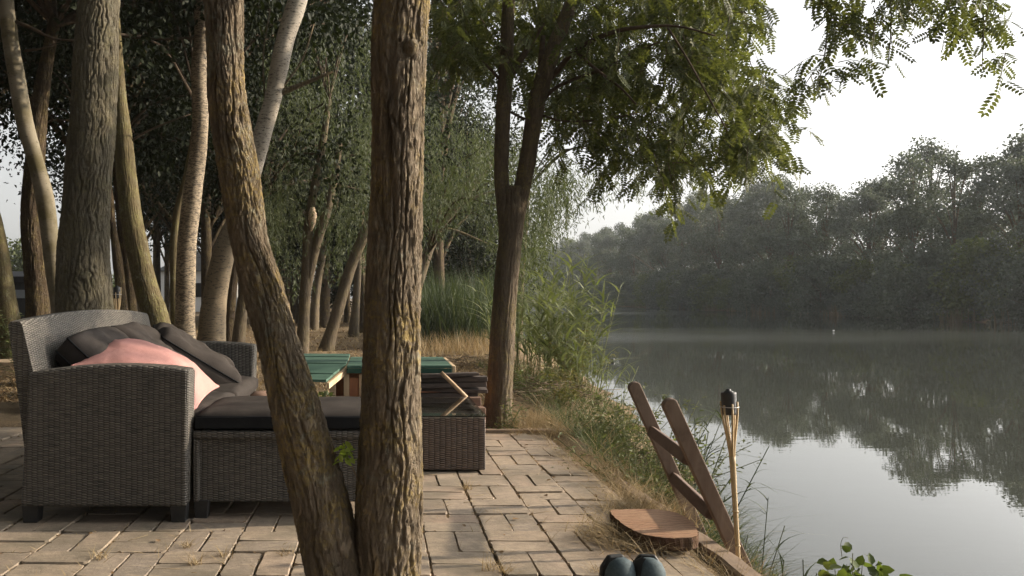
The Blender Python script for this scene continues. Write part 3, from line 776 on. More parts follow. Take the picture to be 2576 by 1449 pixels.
trunk_tree('willow_tree', 'slender straight willow trunk behind the forked one, foot in dry leaf litter', [(855, 450, 12), (838, 540, 16), (816, 620, 18), (801, 700, 20), (793, 760, 22), (788, 828, 26)], 22, M['willow_bark'], None, n=14, step=.1,
           crown=willow_crown([(640, 300), (940, 300), (930, 640), (850, 620), (760, 650), (660, 640)], (17, 24), 420, (.5, 1.3), 26, .13, seed=52))
trunk_tree('willow_tree', 'willow trunk leaning strongly right, foot on dry straw left of the upright foreground trunk', [(960, 470, 22), (935, 540, 24), (911, 600, 26), (890, 650, 28), (870, 710, 29), (850, 780, 30), (835, 830, 31), (817, 882, 40)], 13.5, M['willow_bark'], D2(14, .004), n=20, step=.05,
           crown=willow_crown([(860, 250), (1240, 260), (1240, 420), (1150, 520), (1080, 560), (1040, 480), (880, 460)], (11.5, 15), 380, seed=53))
trunk_tree('willow_tree', 'narrow upright trunk right beside the edge of the upright foreground trunk, with a split foot', [(912, 520, 12), (905, 620, 15), (900, 700, 17), (894, 780, 21), (888, 846, 28)], 18.5, M['willow_bark'], None, n=14, step=.1, crown=willow_crown([(860, 350), (1080, 300), (1080, 520), (940, 560), (860, 520)], (16, 20), 160, (.5, 1.2), 26, .12, seed=54))
trunk_tree('willow_tree', 'willow behind the upright foreground trunk with two limbs arching right', [(1075, 640, 26), (1058, 690, 28), (1040, 760, 30), (1025, 868, 38)], 15, M['willow_bark'], D2(15, .004), n=20, step=.05,
           limbs=[[(1062, 680, 22), (1083, 620, 23), (1110, 572, 22), (1150, 522, 20), (1200, 455, 16), (1262, 375, 8)], [(1070, 650, 18), (1092, 590, 17), (1120, 545, 15), (1162, 480, 13), (1200, 420, 7)], [(1110, 572, 9), (1160, 585, 7), (1230, 615, 4)], [(1150, 522, 9), (1210, 490, 7), (1270, 480, 4)]], limb_mat=M['willow_bark'],
           crown=willow_crown([(1075, 330), (1300, 300), (1420, 360), (1480, 420), (1440, 520), (1380, 590), (1330, 640), (1230, 560), (1150, 480), (1085, 520)], (9.5, 15), 600, (.3, .8), 38, .072, seed=55))
trunk_tree('willow_tree', 'low silvery willow crown hanging over the water left of the far bank trees', [(1330, 470, 10), (1322, 560, 14), (1312, 660, 18), (1305, 800, 22)], 19, M['willow_bark'], None, n=12, step=.1,
           crown=willow_crown([(1280, 420), (1440, 395), (1600, 390), (1790, 390), (1780, 415), (1600, 425), (1470, 430), (1420, 520), (1370, 580), (1330, 650), (1280, 640)], (8.5, 13), 460, (.25, .62), 34, .07, seed=56))
g0 = None
thin = [(700, 800, 16, 34), (722, 805, 14, 30), (738, 800, 18, 33), (712, 815, 20, 27), (846, 792, 22, 36), (872, 806, 16, 29), (905, 815, 18, 26), (915, 838, 24, 20.5), (752, 812, 14, 28), (826, 797, 12, 38), (688, 812, 16, 29), (640, 815, 14, 27)]
for k, (px, py, wpx, Y) in enumerate(thin):
    if g0 is None:
        gp = at(px, py, Y); bz = float(ground_z(gp[0], Y)); b = np.array([gp[0], Y, bz])
        g0 = thing('young_tree', b, 'slim shaded trunk standing deep in the wood behind the willows', 'tree', 'slim trunks deep in the wood')
        V, Fc = tube([b + [0, 0, -.05], b + [.05, 0, 1.5], b + [.22, .1, 3], b + [.45, .2, 5]], [.16, .13, .11, .06], n=12, step=.15, disp=D2(16, .006))
        obj('trunk', V, Fc, M['brown_bark'], g0, smoothf=True)
        rng = np.random.default_rng(77); cs = b + [.4, .2, 4.4] + rng.normal(size=(9, 3)) * [.9, .9, .9]
        V, Fa = clump_leaves(cs, rng.uniform(.6, 1.0, 9), 1800, .14, LEAF, rng); obj('crown', V, Fa, M['dark_leaf'], g0)
    else:
        t = copy_tree(g0); gp = at(px, py, Y); t.location = (gp[0], Y, float(ground_z(gp[0], Y)))
        t.rotation_euler.z = k * 1.3; q = wpx * Y / F / .30; t.scale = (q, q, random.uniform(.85, 1.2))

# trees further back: dense dark crowns
def bushy(name, H, Wd, nl, size, mat, seed, z0=.12, trunk_r=.14, ncl=34, tm=DIA, barkm=None, rad=(.8, 1.5), spread=1.0, taper=.5):
    rng = np.random.default_rng(seed)
    t = thing(name, (0, 0, 0), 'x', 'tree')
    zz = rng.uniform(z0, .95, ncl) * H; a = rng.uniform(0, 6.283, ncl)
    prof = np.sin(np.clip((zz / H - z0 + .12) / (1.1 - z0), 0, 1) * np.pi) ** taper
    r = rng.random(ncl) ** .55 * Wd / 2 * prof * spread
    cs = np.stack([np.cos(a) * r, np.sin(a) * r, zz], -1)
    cs = np.concatenate([cs, [[0, 0, H * .93]]]); rr = np.append(rng.uniform(rad[0], rad[1], ncl), rad[0])
    V, Fa = clump_leaves(cs, rr, nl, size, tm, rng, droop=.35, flat=.9)
    V[:, 2] = np.maximum(V[:, 2], .02)
    mb = MB(); mb.add(*tube([(0, 0, -.2), (rng.normal() * .1, 0, H * .4), (rng.normal() * .2, rng.normal() * .2, H * .92)], [trunk_r, trunk_r * .7, .02], n=10, step=.4))
    for c in cs[::2]: mb.add(*tube([(0, 0, max(.4, c[2] * .55)), (c * [.5, .5, 1]) * [1, 1, .85], c], [trunk_r * .4, trunk_r * .25, .015], n=5, step=.6))
    obj('trunk', np.concatenate(mb.V), mb.F, barkm or M['brown_bark'], t, smoothf=True)
    obj('crown', V, Fa, mat, t)
    return t
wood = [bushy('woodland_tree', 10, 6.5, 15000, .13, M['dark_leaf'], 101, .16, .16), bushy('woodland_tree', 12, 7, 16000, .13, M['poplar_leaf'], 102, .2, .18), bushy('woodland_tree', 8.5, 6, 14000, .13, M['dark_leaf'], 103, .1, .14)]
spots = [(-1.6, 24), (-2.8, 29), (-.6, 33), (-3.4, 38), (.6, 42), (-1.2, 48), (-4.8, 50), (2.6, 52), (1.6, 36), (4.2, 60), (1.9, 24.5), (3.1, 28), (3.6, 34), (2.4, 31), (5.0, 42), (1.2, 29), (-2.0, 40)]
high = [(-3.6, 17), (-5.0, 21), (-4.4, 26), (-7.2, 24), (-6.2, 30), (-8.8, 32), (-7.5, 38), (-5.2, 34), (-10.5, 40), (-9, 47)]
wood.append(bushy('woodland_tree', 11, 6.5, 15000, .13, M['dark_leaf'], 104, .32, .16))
used = set()
for k, (x, y) in enumerate(spots + high):
    q = 3 if k >= len(spots) else k % 3
    b = wood[q]; t = b if q not in used else copy_tree(b); used.add(q)
    t.location = (x, y, float(ground_z(x, y))); t.rotation_euler.z = k * 2.1; r_ = random.uniform(.85, 1.15); t.scale = (r_, r_, r_)
    if q == 3: tag(t, 'dark tree with a bare lower trunk standing in the left part of the wood', 'tree', 'bare-stemmed trees in the left of the wood')
    else: tag(t, 'dense dark leafy tree closing off the depth of the wood', 'tree', 'dark trees deep in the wood')
# upper canopy left: tall trees whose crowns hang above the sofa
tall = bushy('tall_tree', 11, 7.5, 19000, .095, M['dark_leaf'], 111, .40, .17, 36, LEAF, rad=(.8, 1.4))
for k, (x, y) in enumerate([(-7.6, 13), (-9.4, 17.5), (-4.2, 12.2), (-6.2, 10.6), (-11.5, 14.5), (-13.5, 22)]):
    t = tall if k == 0 else copy_tree(tall)
    t.location = (x, y, float(ground_z(x, y))); t.rotation_euler.z = k * 1.7; q = [1, 1.1, .95, .92, 1.05, 1.2][k]; t.scale = (q, q, q)
    tag(t, 'tall tree with a high dark crown over the left part of the wood', 'tree', 'tall trees over the left of the wood')

for k, (x, y) in enumerate([(-4.5, -3.5), (-1.2, -5.0), (2.0, -5.5), (-7.5, -1.5), (-6.2, -6.5), (-9.5, 3.5), (-8, 6.5), (-11.5, 7.5), (.3, -2.6), (-2.8, -1.6)]):  # unseen tall trees, added behind and left of the camera to block sky light
    t = copy_tree(tall); t.location = (x, y, float(ground_z(x, y))); t.rotation_euler.z = k * 2.3
    tag(t, 'unseen tall tree added behind and left of the viewpoint to block sky light', 'tree', 'unseen tall trees added to block sky light')
for k, (x, y) in enumerate([(-3.5, -8), (.5, -9), (-7.5, -9), (3.5, -9.5), (-11, -5), (-10.5, .5), (-13, 5.5), (-5.5, -4.2), (-14, 10)]):  # more unseen trees, added to darken the sky fill from behind and left
    t = copy_tree(wood[k % 3]); t.location = (x, y, float(ground_z(x, y))); t.rotation_euler.z = k * 2.3; t.scale = (1, 1, 1)
    tag(t, 'unseen leafy tree added behind and left of the viewpoint to block sky light', 'tree', 'unseen leafy trees added to block sky light')
# distant things at far left
t = bushy('distant_tree', 7, 8, 5000, .35, M['far_leaf_green'], 121, .02, .2, 30, DIA, rad=(1.2, 2))
for k, (x, y) in enumerate([(-36, 74), (-31, 72), (-42, 78), (-26, 76), (-48, 80), (-22, 74), (-18, 75), (-14, 76), (-10, 78)]):
    c = t if k == 0 else copy_tree(t); c.location = (x, y, 0); c.rotation_euler.z = k; c.scale = (1, 1, (.8 + .12 * (k % 3)) * (1 if k < 3 else .42))
    tag(c, 'pale distant tree showing under the canopy at the left edge', 'tree', 'distant trees beyond the wood on the left')
sh = thing('shed', (-12.2, 27, 0), 'low dark shed behind the slim trunks at far left', 'shed')
obj('wall', *box((-12.2, 28, .7), (4.5, 2, 1.5), .02), M['shed_wall'], sh)
obj('roof', *box((-12.2, 28, 1.62), (4.9, 2.4, .22), .02, rotm(6)), M['shed_wall'], sh)
obj('window', *box((-11.7, 26.98, 1.02), (1.1, .06, .28), .005), M['shed_roof'], sh)
hs_ = thing('house', (-11.5, 52, 0), 'small white building glimpsed between the trunks left of the leaning trunk', 'building')
obj('wall', *box((-11.5, 53, 1.3), (5, 3, 2.6), .02), M['white_paint'], hs_)
obj('roof', *prism([(-14.3, 2.62), (-8.7, 2.62), (-11.5, 3.9)], 'y', 51.2, 54.8, .02), M['shed_roof'], hs_)
obj('window', *box((-11.2, 51.47, 1.4), (1.4, .07, .9), .005), M['shed_wall'], hs_)

# ------------------------------------------------------------------ robinia by the bank
RD = 5.65
rb = at(1250, 1066, RD); rb[2] = -.03
rob = thing('robinia_tree', rb, 'forked tree on the bank between glass table and water, leafy boughs over the river', 'tree')
DR = furrows(17, .0095, .008, 17.0, .8, 3, 12)
V, Fc = px_tube([(1290, 470, 56), (1289, 540, 62), (1282, 620, 58), (1274, 700, 59), (1268, 780, 61), (1261, 900, 63), (1254, 1000, 66), (1250, 1040, 72), (1249, 1075, 84)], RD, n=90, step=.022, disp=DR)
obj('trunk', V, Fc, M['robinia'], rob, smoothf=True)
V, Fc = px_tube([(1284, -160, 26), (1279, 0, 31), (1275, 100, 35), (1271, 200, 37), (1265, 300, 38), (1261, 400, 37), (1264, 480, 38), (1274, 560, 42), (1280, 640, 40)], RD, n=48, step=.03, disp=bark_disp(24, .007, .006, .16, 18))
obj('limb', V, Fc, M['robinia'], rob, smoothf=True)
V, Fc = px_tube([(1500, -160, 30), (1440, 0, 36), (1402, 100, 40), (1368, 195, 43), (1347, 280, 44), (1328, 400, 43), (1309, 490, 43), (1293, 570, 46), (1284, 650, 42)], RD, n=48, step=.03, disp=bark_disp(24, .007, .006, .16, 19))
obj('limb', V, Fc, M['robinia'], rob, smoothf=True)
for L in [[(1278, 200, 22), (1300, 165, 18), (1335, 110, 14), (1375, 40, 10), (1395, -30, 7)], [(1362, 215, 20), (1362, 150, 17), (1366, 90, 12)],
          [(1362, 260, 12), (1385, 230, 11), (1430, 205, 9), (1530, 168, 8, 5.5), (1600, 130, 6, 5.4), (1660, 105, 4, 5.3)],
          [(1362, 225, 14), (1400, 180, 15), (1450, 125, 13, 5.5), (1530, 85, 12, 5.4), (1600, 70, 10, 5.3), (1700, 66, 6, 5.2), (1800, 90, 4, 5.1)],
          [(1450, 130, 9, 5.5), (1500, 175, 8, 5.4), (1560, 220, 6, 5.3), (1600, 262, 4, 5.2)], [(1680, 70, 6, 5.2), (1730, 150, 5, 5.1), (1780, 240, 4, 5.0), (1830, 330, 3, 4.9)],
          [(1270, 215, 9), (1235, 175, 8), (1205, 150, 5)], [(1320, 300, 8), (1290, 285, 6), (1250, 262, 4)], [(1365, 290, 7), (1420, 305, 5), (1520, 300, 4), (1600, 285, 3)]]:
    V, Fc = px_tube(L, RD, n=8, step=.05); obj('branch', V, Fc, M['branch'], rob, smoothf=True)
rg = np.random.default_rng(33)
rpoly = [(1085, -80), (1880, -80), (1870, 60), (1840, 110), (1890, 150), (1930, 190), (1990, 270), (2025, 300), (2000, 330), (1950, 350), (1935, 400), (1880, 380), (1830, 410), (1790, 380), (1760, 425), (1700, 410), (1620, 425), (1560, 400), (1510, 350), (1440, 340), (1400, 320), (1390, 240), (1330, 180), (1200, 150), (1085, 130)]
P = poly_pts(rpoly, 1700, rg); st, dr, ln = [], [], []
for p in P:
    y = rg.uniform(5.25, 7.6); q = noise(np.array([[p[0] / 75, p[1] / 62, y * 1.1]]))[0]
    if q < .0: continue
    if abs(p[0] - 1300) < 120 and p[1] > 60 and y < 5.5: continue
    st.append(at(p[0], p[1], y)); d = rg.normal(size=3) * .7; d[0] += .2; d[2] -= .25; dr.append(d); ln.append(rg.uniform(.14, .32))
(Vl, Fl), tw = sprays(st, dr, ln, 6, .140, PIN, rg)
obj('crown', Vl, Fl, M['locust_leaf'], rob)
mb = MB()
for pts, L in tw: mb.add(*tube(pts, [.003, .002, .001], n=4, step=.15))
tag(obj('twig', np.concatenate(mb.V), mb.F, M['branch'], rob), kind='stuff')

# ------------------------------------------------------------------ far bank
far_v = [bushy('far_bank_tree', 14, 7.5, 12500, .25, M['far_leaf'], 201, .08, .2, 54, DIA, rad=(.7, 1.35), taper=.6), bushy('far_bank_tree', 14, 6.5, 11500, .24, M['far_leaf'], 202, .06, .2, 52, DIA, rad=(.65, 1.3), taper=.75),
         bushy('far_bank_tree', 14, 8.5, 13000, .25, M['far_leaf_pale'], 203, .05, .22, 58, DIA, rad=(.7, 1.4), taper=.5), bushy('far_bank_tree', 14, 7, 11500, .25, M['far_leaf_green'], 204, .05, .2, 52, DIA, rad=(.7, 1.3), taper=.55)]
prof = sorted([(2576, 352), (2500, 372), (2450, 402), (2420, 345), (2380, 328), (2330, 332), (2280, 372), (2230, 425), (2180, 478), (2130, 500), (2100, 440), (2070, 428), (2020, 455), (1980, 430), (1930, 452), (1900, 462), (1850, 490), (1800, 482), (1750, 488), (1680, 522), (1600, 552), (1500, 582), (1430, 600), (1300, 640), (1100, 700), (2800, 300)])
pxs, pys = zip(*prof)
usedv = set(); y = 43.0; k = 0
named = {2380: 'tallest hazy grey-green tree of the far bank, right of centre with a rounded top', 2070: 'twin-topped hazy tree on the far bank left of the V-shaped sky gap'}
done_named = set()
while y < 330:
    row = k % 2
    x = far_wl(y) + 2.5 + 3.2 * row + random.uniform(-.6, .6)
    px = VX + F * x / y
    H = CAMZ + (VY - np.interp(px, pxs, pys)) / F * y - .3
    H *= random.uniform(.9, 1.0) if row == 0 else random.uniform(.95, 1.05)
    if px > 2650: H = min(H, 12)
    q = (k * 7 + k // 3) % 4 if random.random() < .6 else (k % 3)
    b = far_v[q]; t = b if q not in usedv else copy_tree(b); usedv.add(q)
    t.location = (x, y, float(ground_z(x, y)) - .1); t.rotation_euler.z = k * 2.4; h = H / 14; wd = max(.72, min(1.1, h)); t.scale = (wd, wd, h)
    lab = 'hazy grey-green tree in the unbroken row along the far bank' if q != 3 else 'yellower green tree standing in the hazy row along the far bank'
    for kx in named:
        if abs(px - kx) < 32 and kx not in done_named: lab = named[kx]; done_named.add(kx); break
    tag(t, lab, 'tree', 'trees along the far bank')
    y += random.uniform(2.6, 3.6) * (1 + max(0, y - 80) / 130); k += 1
# shrubs overhanging the water on the far bank
sh_v = [bushy('bank_shrub', 4, 5, 5200, .22, M['far_leaf'], 301, .02, .07, 22, DIA, rad=(.6, 1.1), taper=.35), bushy('bank_shrub', 4, 5, 5200, .22, M['far_leaf_green'], 302, .02, .07, 22, DIA, rad=(.6, 1.1), taper=.35),
        bushy('bank_shrub', 4.2, 4.6, 5200, .20, M['far_leaf_grey'], 303, .02, .07, 20, DIA, rad=(.55, 1.0), taper=.35)]
seen = set(); y = 41; k = 0
while y < 260:
    q = [0, 1, 0, 0, 2, 0, 1, 0, 0, 0, 2][k % 11]
    t = sh_v[q] if q not in seen else copy_tree(sh_v[q]); seen.add(q)
    x = float(far_wl(y)) + random.uniform(-.2, 1.8)
    t.location = (x, y, float(ground_z(x, y))); t.rotation_euler.z = k * 1.9; s_ = random.uniform(.6, 1.15); t.scale = (s_, s_, s_ * random.uniform(.8, 1.2))
    tag(t, ['dark grey-green shrub overhanging the far waterline', 'yellowish green shrub overhanging the far waterline', 'silvery grey shrub overhanging the far waterline'][q], 'shrub', ['dark shrubs on the far waterline', 'yellowish shrubs on the far waterline', 'silvery shrubs on the far waterline'][q])
    y += random.uniform(1.1, 1.9) * (1 + max(0, y - 80) / 120); k += 1
# dead pale limb slanting in the far trees
A, B = at(1588, 640, 128), at(1690, 722, 124)
dl = thing('dead_limb', B, 'pale bare dead trunk slanting among the far bank trees', 'dead tree')
obj('trunk', *tube([B, (A + B) / 2 + [0, 0, .4], A], [.13, .10, .04], n=8, step=.5), M['pale_bark'], dl, smoothf=True)
obj('branch', *tube([A * .45 + B * .55, A * .45 + B * .55 + [-2.2, 0, .1]], [.05, .02], n=6, step=.5), M['pale_bark'], dl)
# reeds along the far waterline
rg = np.random.default_rng(5); n = 2600
yy = 41 + (rg.random(n) ** 1.5) * 110; cl = noise(np.stack([yy * .25, yy * 0, yy * 0], -1)) > .16; yy = yy[cl]; n = len(yy)
bx = far_wl(yy) + rg.uniform(-2.4, -.9, n); bb = np.stack([bx, yy, np.full(n, WATER - .02)], -1)
V, Fa = blades(bb, rg.uniform(.4, 1.25, n), rg.uniform(.03, .06, n), rg.uniform(0, .12, n), rg.uniform(0, .25, n), rg)
tag(obj('far_reeds', V, Fa, m_leaf('far_reed', [(.10, .072, .05), (.13, .10, .068), (.08, .075, .045)], .2, .7)), 'pale brown reeds along the foot of the far bank', 'reeds', kind='stuff')

# ------------------------------------------------------------------ sofa
SX0, SX1, SY0, SY1 = -1.36, -.735, 3.13, 4.90
sofa = thing('rattan_sofa', ((SX0 + SX1) / 2, (SY0 + SY1) / 2, 0), 'dark woven rattan sofa with high back, side-on at left of the patio', 'sofa')
def arm(y0, y1, name='armrest'):
    pr = [(SX0 - .034, .066), (SX1 - .012, .066), (SX1, .60)]
    for u in np.linspace(0, 1, 9)[1:-1]:
        pr.append((SX1 + (SX0 - SX1) * u, .604 + .022 * math.sin(u * math.pi) - .012 * u))
    pr += [(SX0 - .006, .590)]
    return obj(name, *prism(pr, 'y', y0, y1, .014, 3), M['wicker'], sofa, smoothf=False, boxuv=True)
arm(SY0, SY0 + .115); arm(SY1 - .115, SY1)
# backrest, top edge gently arched, leaning back
bk = []
bmV, bmF = [], []
ns = 26
for i in range(ns + 1):
    u = i / ns; y = SY0 + .02 + (SY1 - SY0 - .04) * u; zt = .788 + .034 * math.sin(u * math.pi) ** .8
    for (xo, zo) in ((.045, .30), (-.012, .55), (-.065, zt - .012), (-.075, zt), (-.11, zt), (-.12, zt - .012), (-.075, .45), (-.03, .07), (.02, .07)):
        bmV.append((SX0 + .03 + xo, y, zo))
m = 9
for i in range(ns):
    for q in range(m):
        r = (q + 1) % m; bmF.append([i * m + q, i * m + r, (i + 1) * m + r, (i + 1) * m + q])
bmF.append(list(range(m))[::-1]); bmF.append([ns * m + q for q in range(m)])
obj('backrest', np.array(bmV), bmF, M['wicker'], sofa, boxuv=True)
obj('seat_base', *box(((SX0 + SX1) / 2 + .04, (SY0 + SY1) / 2, .19), (SX1 - SX0 - .10, SY1 - SY0 - .236, .24), .01), M['wicker'], sofa, boxuv=True)
obj('frame_edge', *box((SX1 - .012, (SY0 + SY1) / 2, .318), (.035, SY1 - SY0 - .24, .022), .004), M['alu'], sofa)
for x in (SX0 - .0, SX1 - .045):
    for y in (SY0 + .045, SY1 - .05):
        obj('leg', *prism([(x - .03, .0), (x + .024, .0), (x + .030, .068), (x - .036, .068)], 'y', y - .028, y + .028, .003), M['black_plastic'], sofa)
def cushion(size, bulge=.35, nx=26, ny=26, seam=True, crease=None, seed=0):
    """soft box cushion: returns V,F,size centred, thickness along z"""
    a, b, c = size; V = []; Fc = []
    def surf(sg):
        base = len(V)
        for iy in range(ny + 1):
            for ix in range(nx + 1):
                u = ix / nx * 2 - 1; v = iy / ny * 2 - 1
                e = max(abs(u), abs(v)); pr = ((1 - abs(u) ** 5) * (1 - abs(v) ** 5)) ** .35
                r = 1 - .05 * (abs(u * v)) ** 2
                wr = float(noise(np.array([[u * 1.6 + seed, v * 1.6, sg + seed]]))[0]) * .22 + float(noise(np.array([[u * 4 + seed, v * 2.6, sg]]))[0]) * .13
                z = sg * c / 2 * (.45 * (1 if e < 1 else .92) + (.55 + wr) * pr)
                if crease is not None:
                    z -= sg * c * .30 * math.exp(-((v - crease) / .09) ** 2) * (1 if sg > 0 else .2)
                V.append((u * a / 2 * r, v * b / 2 * r, z))
        for iy in range(ny):
            for ix in range(nx):
                q = base + iy * (nx + 1) + ix; f = [q, q + 1, q + nx + 2, q + nx + 1]
                Fc.append(f if sg > 0 else f[::-1])
        return base
    t0 = surf(1); b0 = surf(-1)
    ring = [iy * (nx + 1) for iy in range(0)]
    per = [ix for ix in range(nx + 1)] + [iy * (nx + 1) + nx for iy in range(1, ny + 1)] + [ny * (nx + 1) + ix for ix in range(nx - 1, -1, -1)] + [iy * (nx + 1) for iy in range(ny - 1, 0, -1)]
    for i in range(len(per)):
        j = (i + 1) % len(per); Fc.append([t0 + per[i], b0 + per[i], b0 + per[j], t0 + per[j]])
    # piping strips
    return np.array(V), Fc, [V[t0 + q] for q in per], [V[b0 + q] for q in per]
def place(V, R, c):
    return np.array([(R @ Vector(v))[:] for v in V]) + np.asarray(c, float)
def put_cushion(name, size, R, c, mat, label, catg, parent=None, piping=None, **k):
    V, Fc, ta, ba = cushion(size, **k)
    if parent is None: t = thing(name, c, label, catg)
    else: t = parent
    o_ = obj('cover' if parent is None else name, place(V, R, c), Fc, mat, t, smoothf=True)
    if piping is not None:
        for loop in (ta, ba):
            L = place(loop, R, c); L = np.concatenate([L, L[:1]])
            obj('piping', *tube(L, [.0042] * len(L), n=6, step=.03), piping, o_, smoothf=True)
    return t
# seat cushions belong to sofa
for yc, ln_ in ((3.665, .80), (4.46, .78)):
    V, Fc, ta, ba = cushion((.60, ln_, .11), seed=yc)
    t = thing('seat_cushion', (-1.03, yc, .36), 'flat charcoal seat cushion on the sofa, ' + ('near one, mostly hidden under the pink cushion' if yc < 4 else 'far one, open to view beside the far armrest'), 'cushion')
    obj('cover', V + [-1.005, yc, .372], Fc, M['cushion'], t, smoothf=True)
# back cushions
put_cushion('back_cushion', (.42, .56, .17), rotm(3, 42, 4), (-1.17, 3.60, .565), M['cushion'], 'charcoal back cushion nearest the viewer, slumped behind the near armrest', 'cushion', piping=M['cushion_side'], seed=2)
put_cushion('back_cushion', (.42, .54, .17), rotm(-4, 40, -3), (-1.14, 4.08, .575), M['cushion'], 'middle charcoal back cushion, partly hidden by the pink cushion', 'cushion', piping=M['cushion_side'], seed=5)
put_cushion('back_cushion', (.52, .48, .20), rotm(8, 32, 26), (-1.03, 4.46, .535), M['cushion'], 'charcoal back cushion tumbled askew with a deep crease, at the far end', 'cushion', piping=M['cushion_side'], seed=8, crease=.1)
# pink scatter cushion: pillow shape with pointed corners
def pillow(a, b, c, n=34):
    V, Fc = [], []
    for sg in (1, -1):
        base = len(V)
        for iy in range(n + 1):
            for ix in range(n + 1):
                u = ix / n * 2 - 1; v = iy / n * 2 - 1
                pu = 1 - .085 * (1 - abs(v) ** 2.2) * abs(u) ** 3; pv = 1 - .085 * (1 - abs(u) ** 2.2) * abs(v) ** 3
                h = max(0, (1 - abs(u) ** 2.1)) ** .62 * max(0, (1 - abs(v) ** 2.1)) ** .62
                wr = 1 + .10 * float(noise(np.array([[u * 2.2, v * 2.2, sg * 3.0]]))[0]) + .10 * float(noise(np.array([[u * 7, v * 2.5, sg * 3.0]]))[0]) * (abs(u) > .5)
                V.append((u * a / 2 * pu, v * b / 2 * pv, sg * (c / 2 * h * wr + .002)))
        for iy in range(n):
            for ix in range(n):
                q = base + iy * (n + 1) + ix; f = [q, q + 1, q + n + 2, q + n + 1]
                Fc.append(f if sg > 0 else f[::-1])
    return np.array(V), Fc
PINK = m_fabric('pink_piping', (.5, .24, .22), (.58, .30, .27))
V, Fc = pillow(.535, .42, .205)
V[:, 2] -= .05 * np.clip(V[:, 0] / .31, 0, 1) ** 2 + .01 * np.clip(-V[:, 0] / .31, 0, 1) ** 2
Rp = rotm(0, 0, 0)
ax = Vector((.935, .02, -.355)).normalized(); ay = Vector((.06, .95, .20)); ay = (ay - ax * ay.dot(ax)).normalized(); az_ = ax.cross(ay)
Rp = Matrix((ax, ay, az_)).transposed()
pc = (-.98, 3.47, .560)
pk = thing('throw_pillow', pc, 'pink throw pillow leaning inside the near armrest', 'pillow')
o_ = obj('cover', place(V, Rp, pc), Fc, M['pink'], pk, smoothf=True)
n = 34
per = [ix for ix in range(n + 1)] + [iy * (n + 1) + n for iy in range(1, n + 1)] + [n * (n + 1) + ix for ix in range(n - 1, -1, -1)] + [iy * (n + 1) for iy in range(n - 1, -1, -1)]
L = place([(V[q] + V[q + (n + 1) ** 2]) / 2 for q in per], Rp, pc)
obj('piping', *tube(L, [.004] * len(L), n=6, step=.02), PINK, pk, smoothf=True)

# ------------------------------------------------------------------ footstool bench
OX0, OX1, OY0, OY1 = -.735, .06, 3.19, 3.75
ot = thing('rattan_bench', ((OX0 + OX1) / 2, (OY0 + OY1) / 2, 0), 'low rattan footstool bench right of the sofa arm, behind the forked trunks', 'bench')
obj('body', *box(((OX0 + OX1) / 2, (OY0 + OY1) / 2 + .006, .205), (OX1 - OX0 - .03, OY1 - OY0 - .02, .275), .006), M['wicker'], ot, boxuv=True)
mb = MB()
for (c, sz) in [(((OX0 + OX1) / 2, OY0 + .010, .3375), (OX1 - OX0, .032, .030)), ((OX0 + .012, OY0 + .010, .195), (.024, .030, .250)), ((OX1 - .012, OY0 + .010, .195), (.024, .030, .250))]:
    mb.add(*box(c, sz, .008, seg=3))
mb.build('frame', M['wicker'], ot, boxuv=True)
for x in (OX0 + .03, OX1 - .03):
    for y in (OY0 + .035, OY1 - .04):
        obj('leg', *prism([(x - .024, 0), (x + .024, 0), (x + .03, .075), (x - .03, .075)], 'y', y - .026, y + .026, .003), M['black_plastic'], ot)
V, Fc, ta, ba = cushion((OX1 - OX0 + .01, OY1 - OY0 + .01, .078), seed=12, nx=36, ny=26)
bc = ((OX0 + OX1) / 2, (OY0 + OY1) / 2, .392)
cu = thing('bench_cushion', bc, 'flat charcoal cushion with dark sides lying on the footstool bench', 'cushion')
oc = obj('cover', V + bc, Fc, M['cushion'], cu, smoothf=True)
L = np.array(ta) + bc; L = np.concatenate([L, L[:1]]); obj('piping', *tube(L, [.004] * len(L), n=6, step=.03), M['cushion_side'], oc, smoothf=True)
obj('side_band', *box((bc[0], OY0 - .0045, .386), (OX1 - OX0 - .02, .006, .044), .002), M['cushion_side'], oc)

# ------------------------------------------------------------------ glass table
TX0, TX1, TY0, TY1 = -.09, .545, 4.07, 4.84
tb = thing('glass_table', ((TX0 + TX1) / 2, (TY0 + TY1) / 2, 0), 'low brown rattan table with a glass top, right of the upright trunk', 'table')
th_ = .276
mb = MB()
mb.add(*box(((TX0 + TX1) / 2, TY0 + .015, th_ / 2 + .004), (TX1 - TX0, .03, th_ - .01), .008, seg=3)); mb.add(*box(((TX0 + TX1) / 2, TY1 - .015, th_ / 2 + .004), (TX1 - TX0, .03, th_ - .01), .008, seg=3))
mb.add(*box((TX0 + .015, (TY0 + TY1) / 2, th_ / 2 + .002), (.03, TY1 - TY0 - .062, th_ - .014), .006)); mb.add(*box((TX1 - .015, (TY0 + TY1) / 2, th_ / 2 + .002), (.03, TY1 - TY0 - .062, th_ - .014), .006))
mb.build('body', M['wicker_table'], tb, boxuv=True)
obj('shelf', *box(((TX0 + TX1) / 2, (TY0 + TY1) / 2, th_ - .05), (TX1 - TX0 - .064, TY1 - TY0 - .064, .012), .002), M['wicker_table'], tb, boxuv=True)
obj('glass_top', *box(((TX0 + TX1) / 2, (TY0 + TY1) / 2, th_ + .0055), (TX1 - TX0 + .012, TY1 - TY0 + .012, .006), .0015), M['glass'], tb)

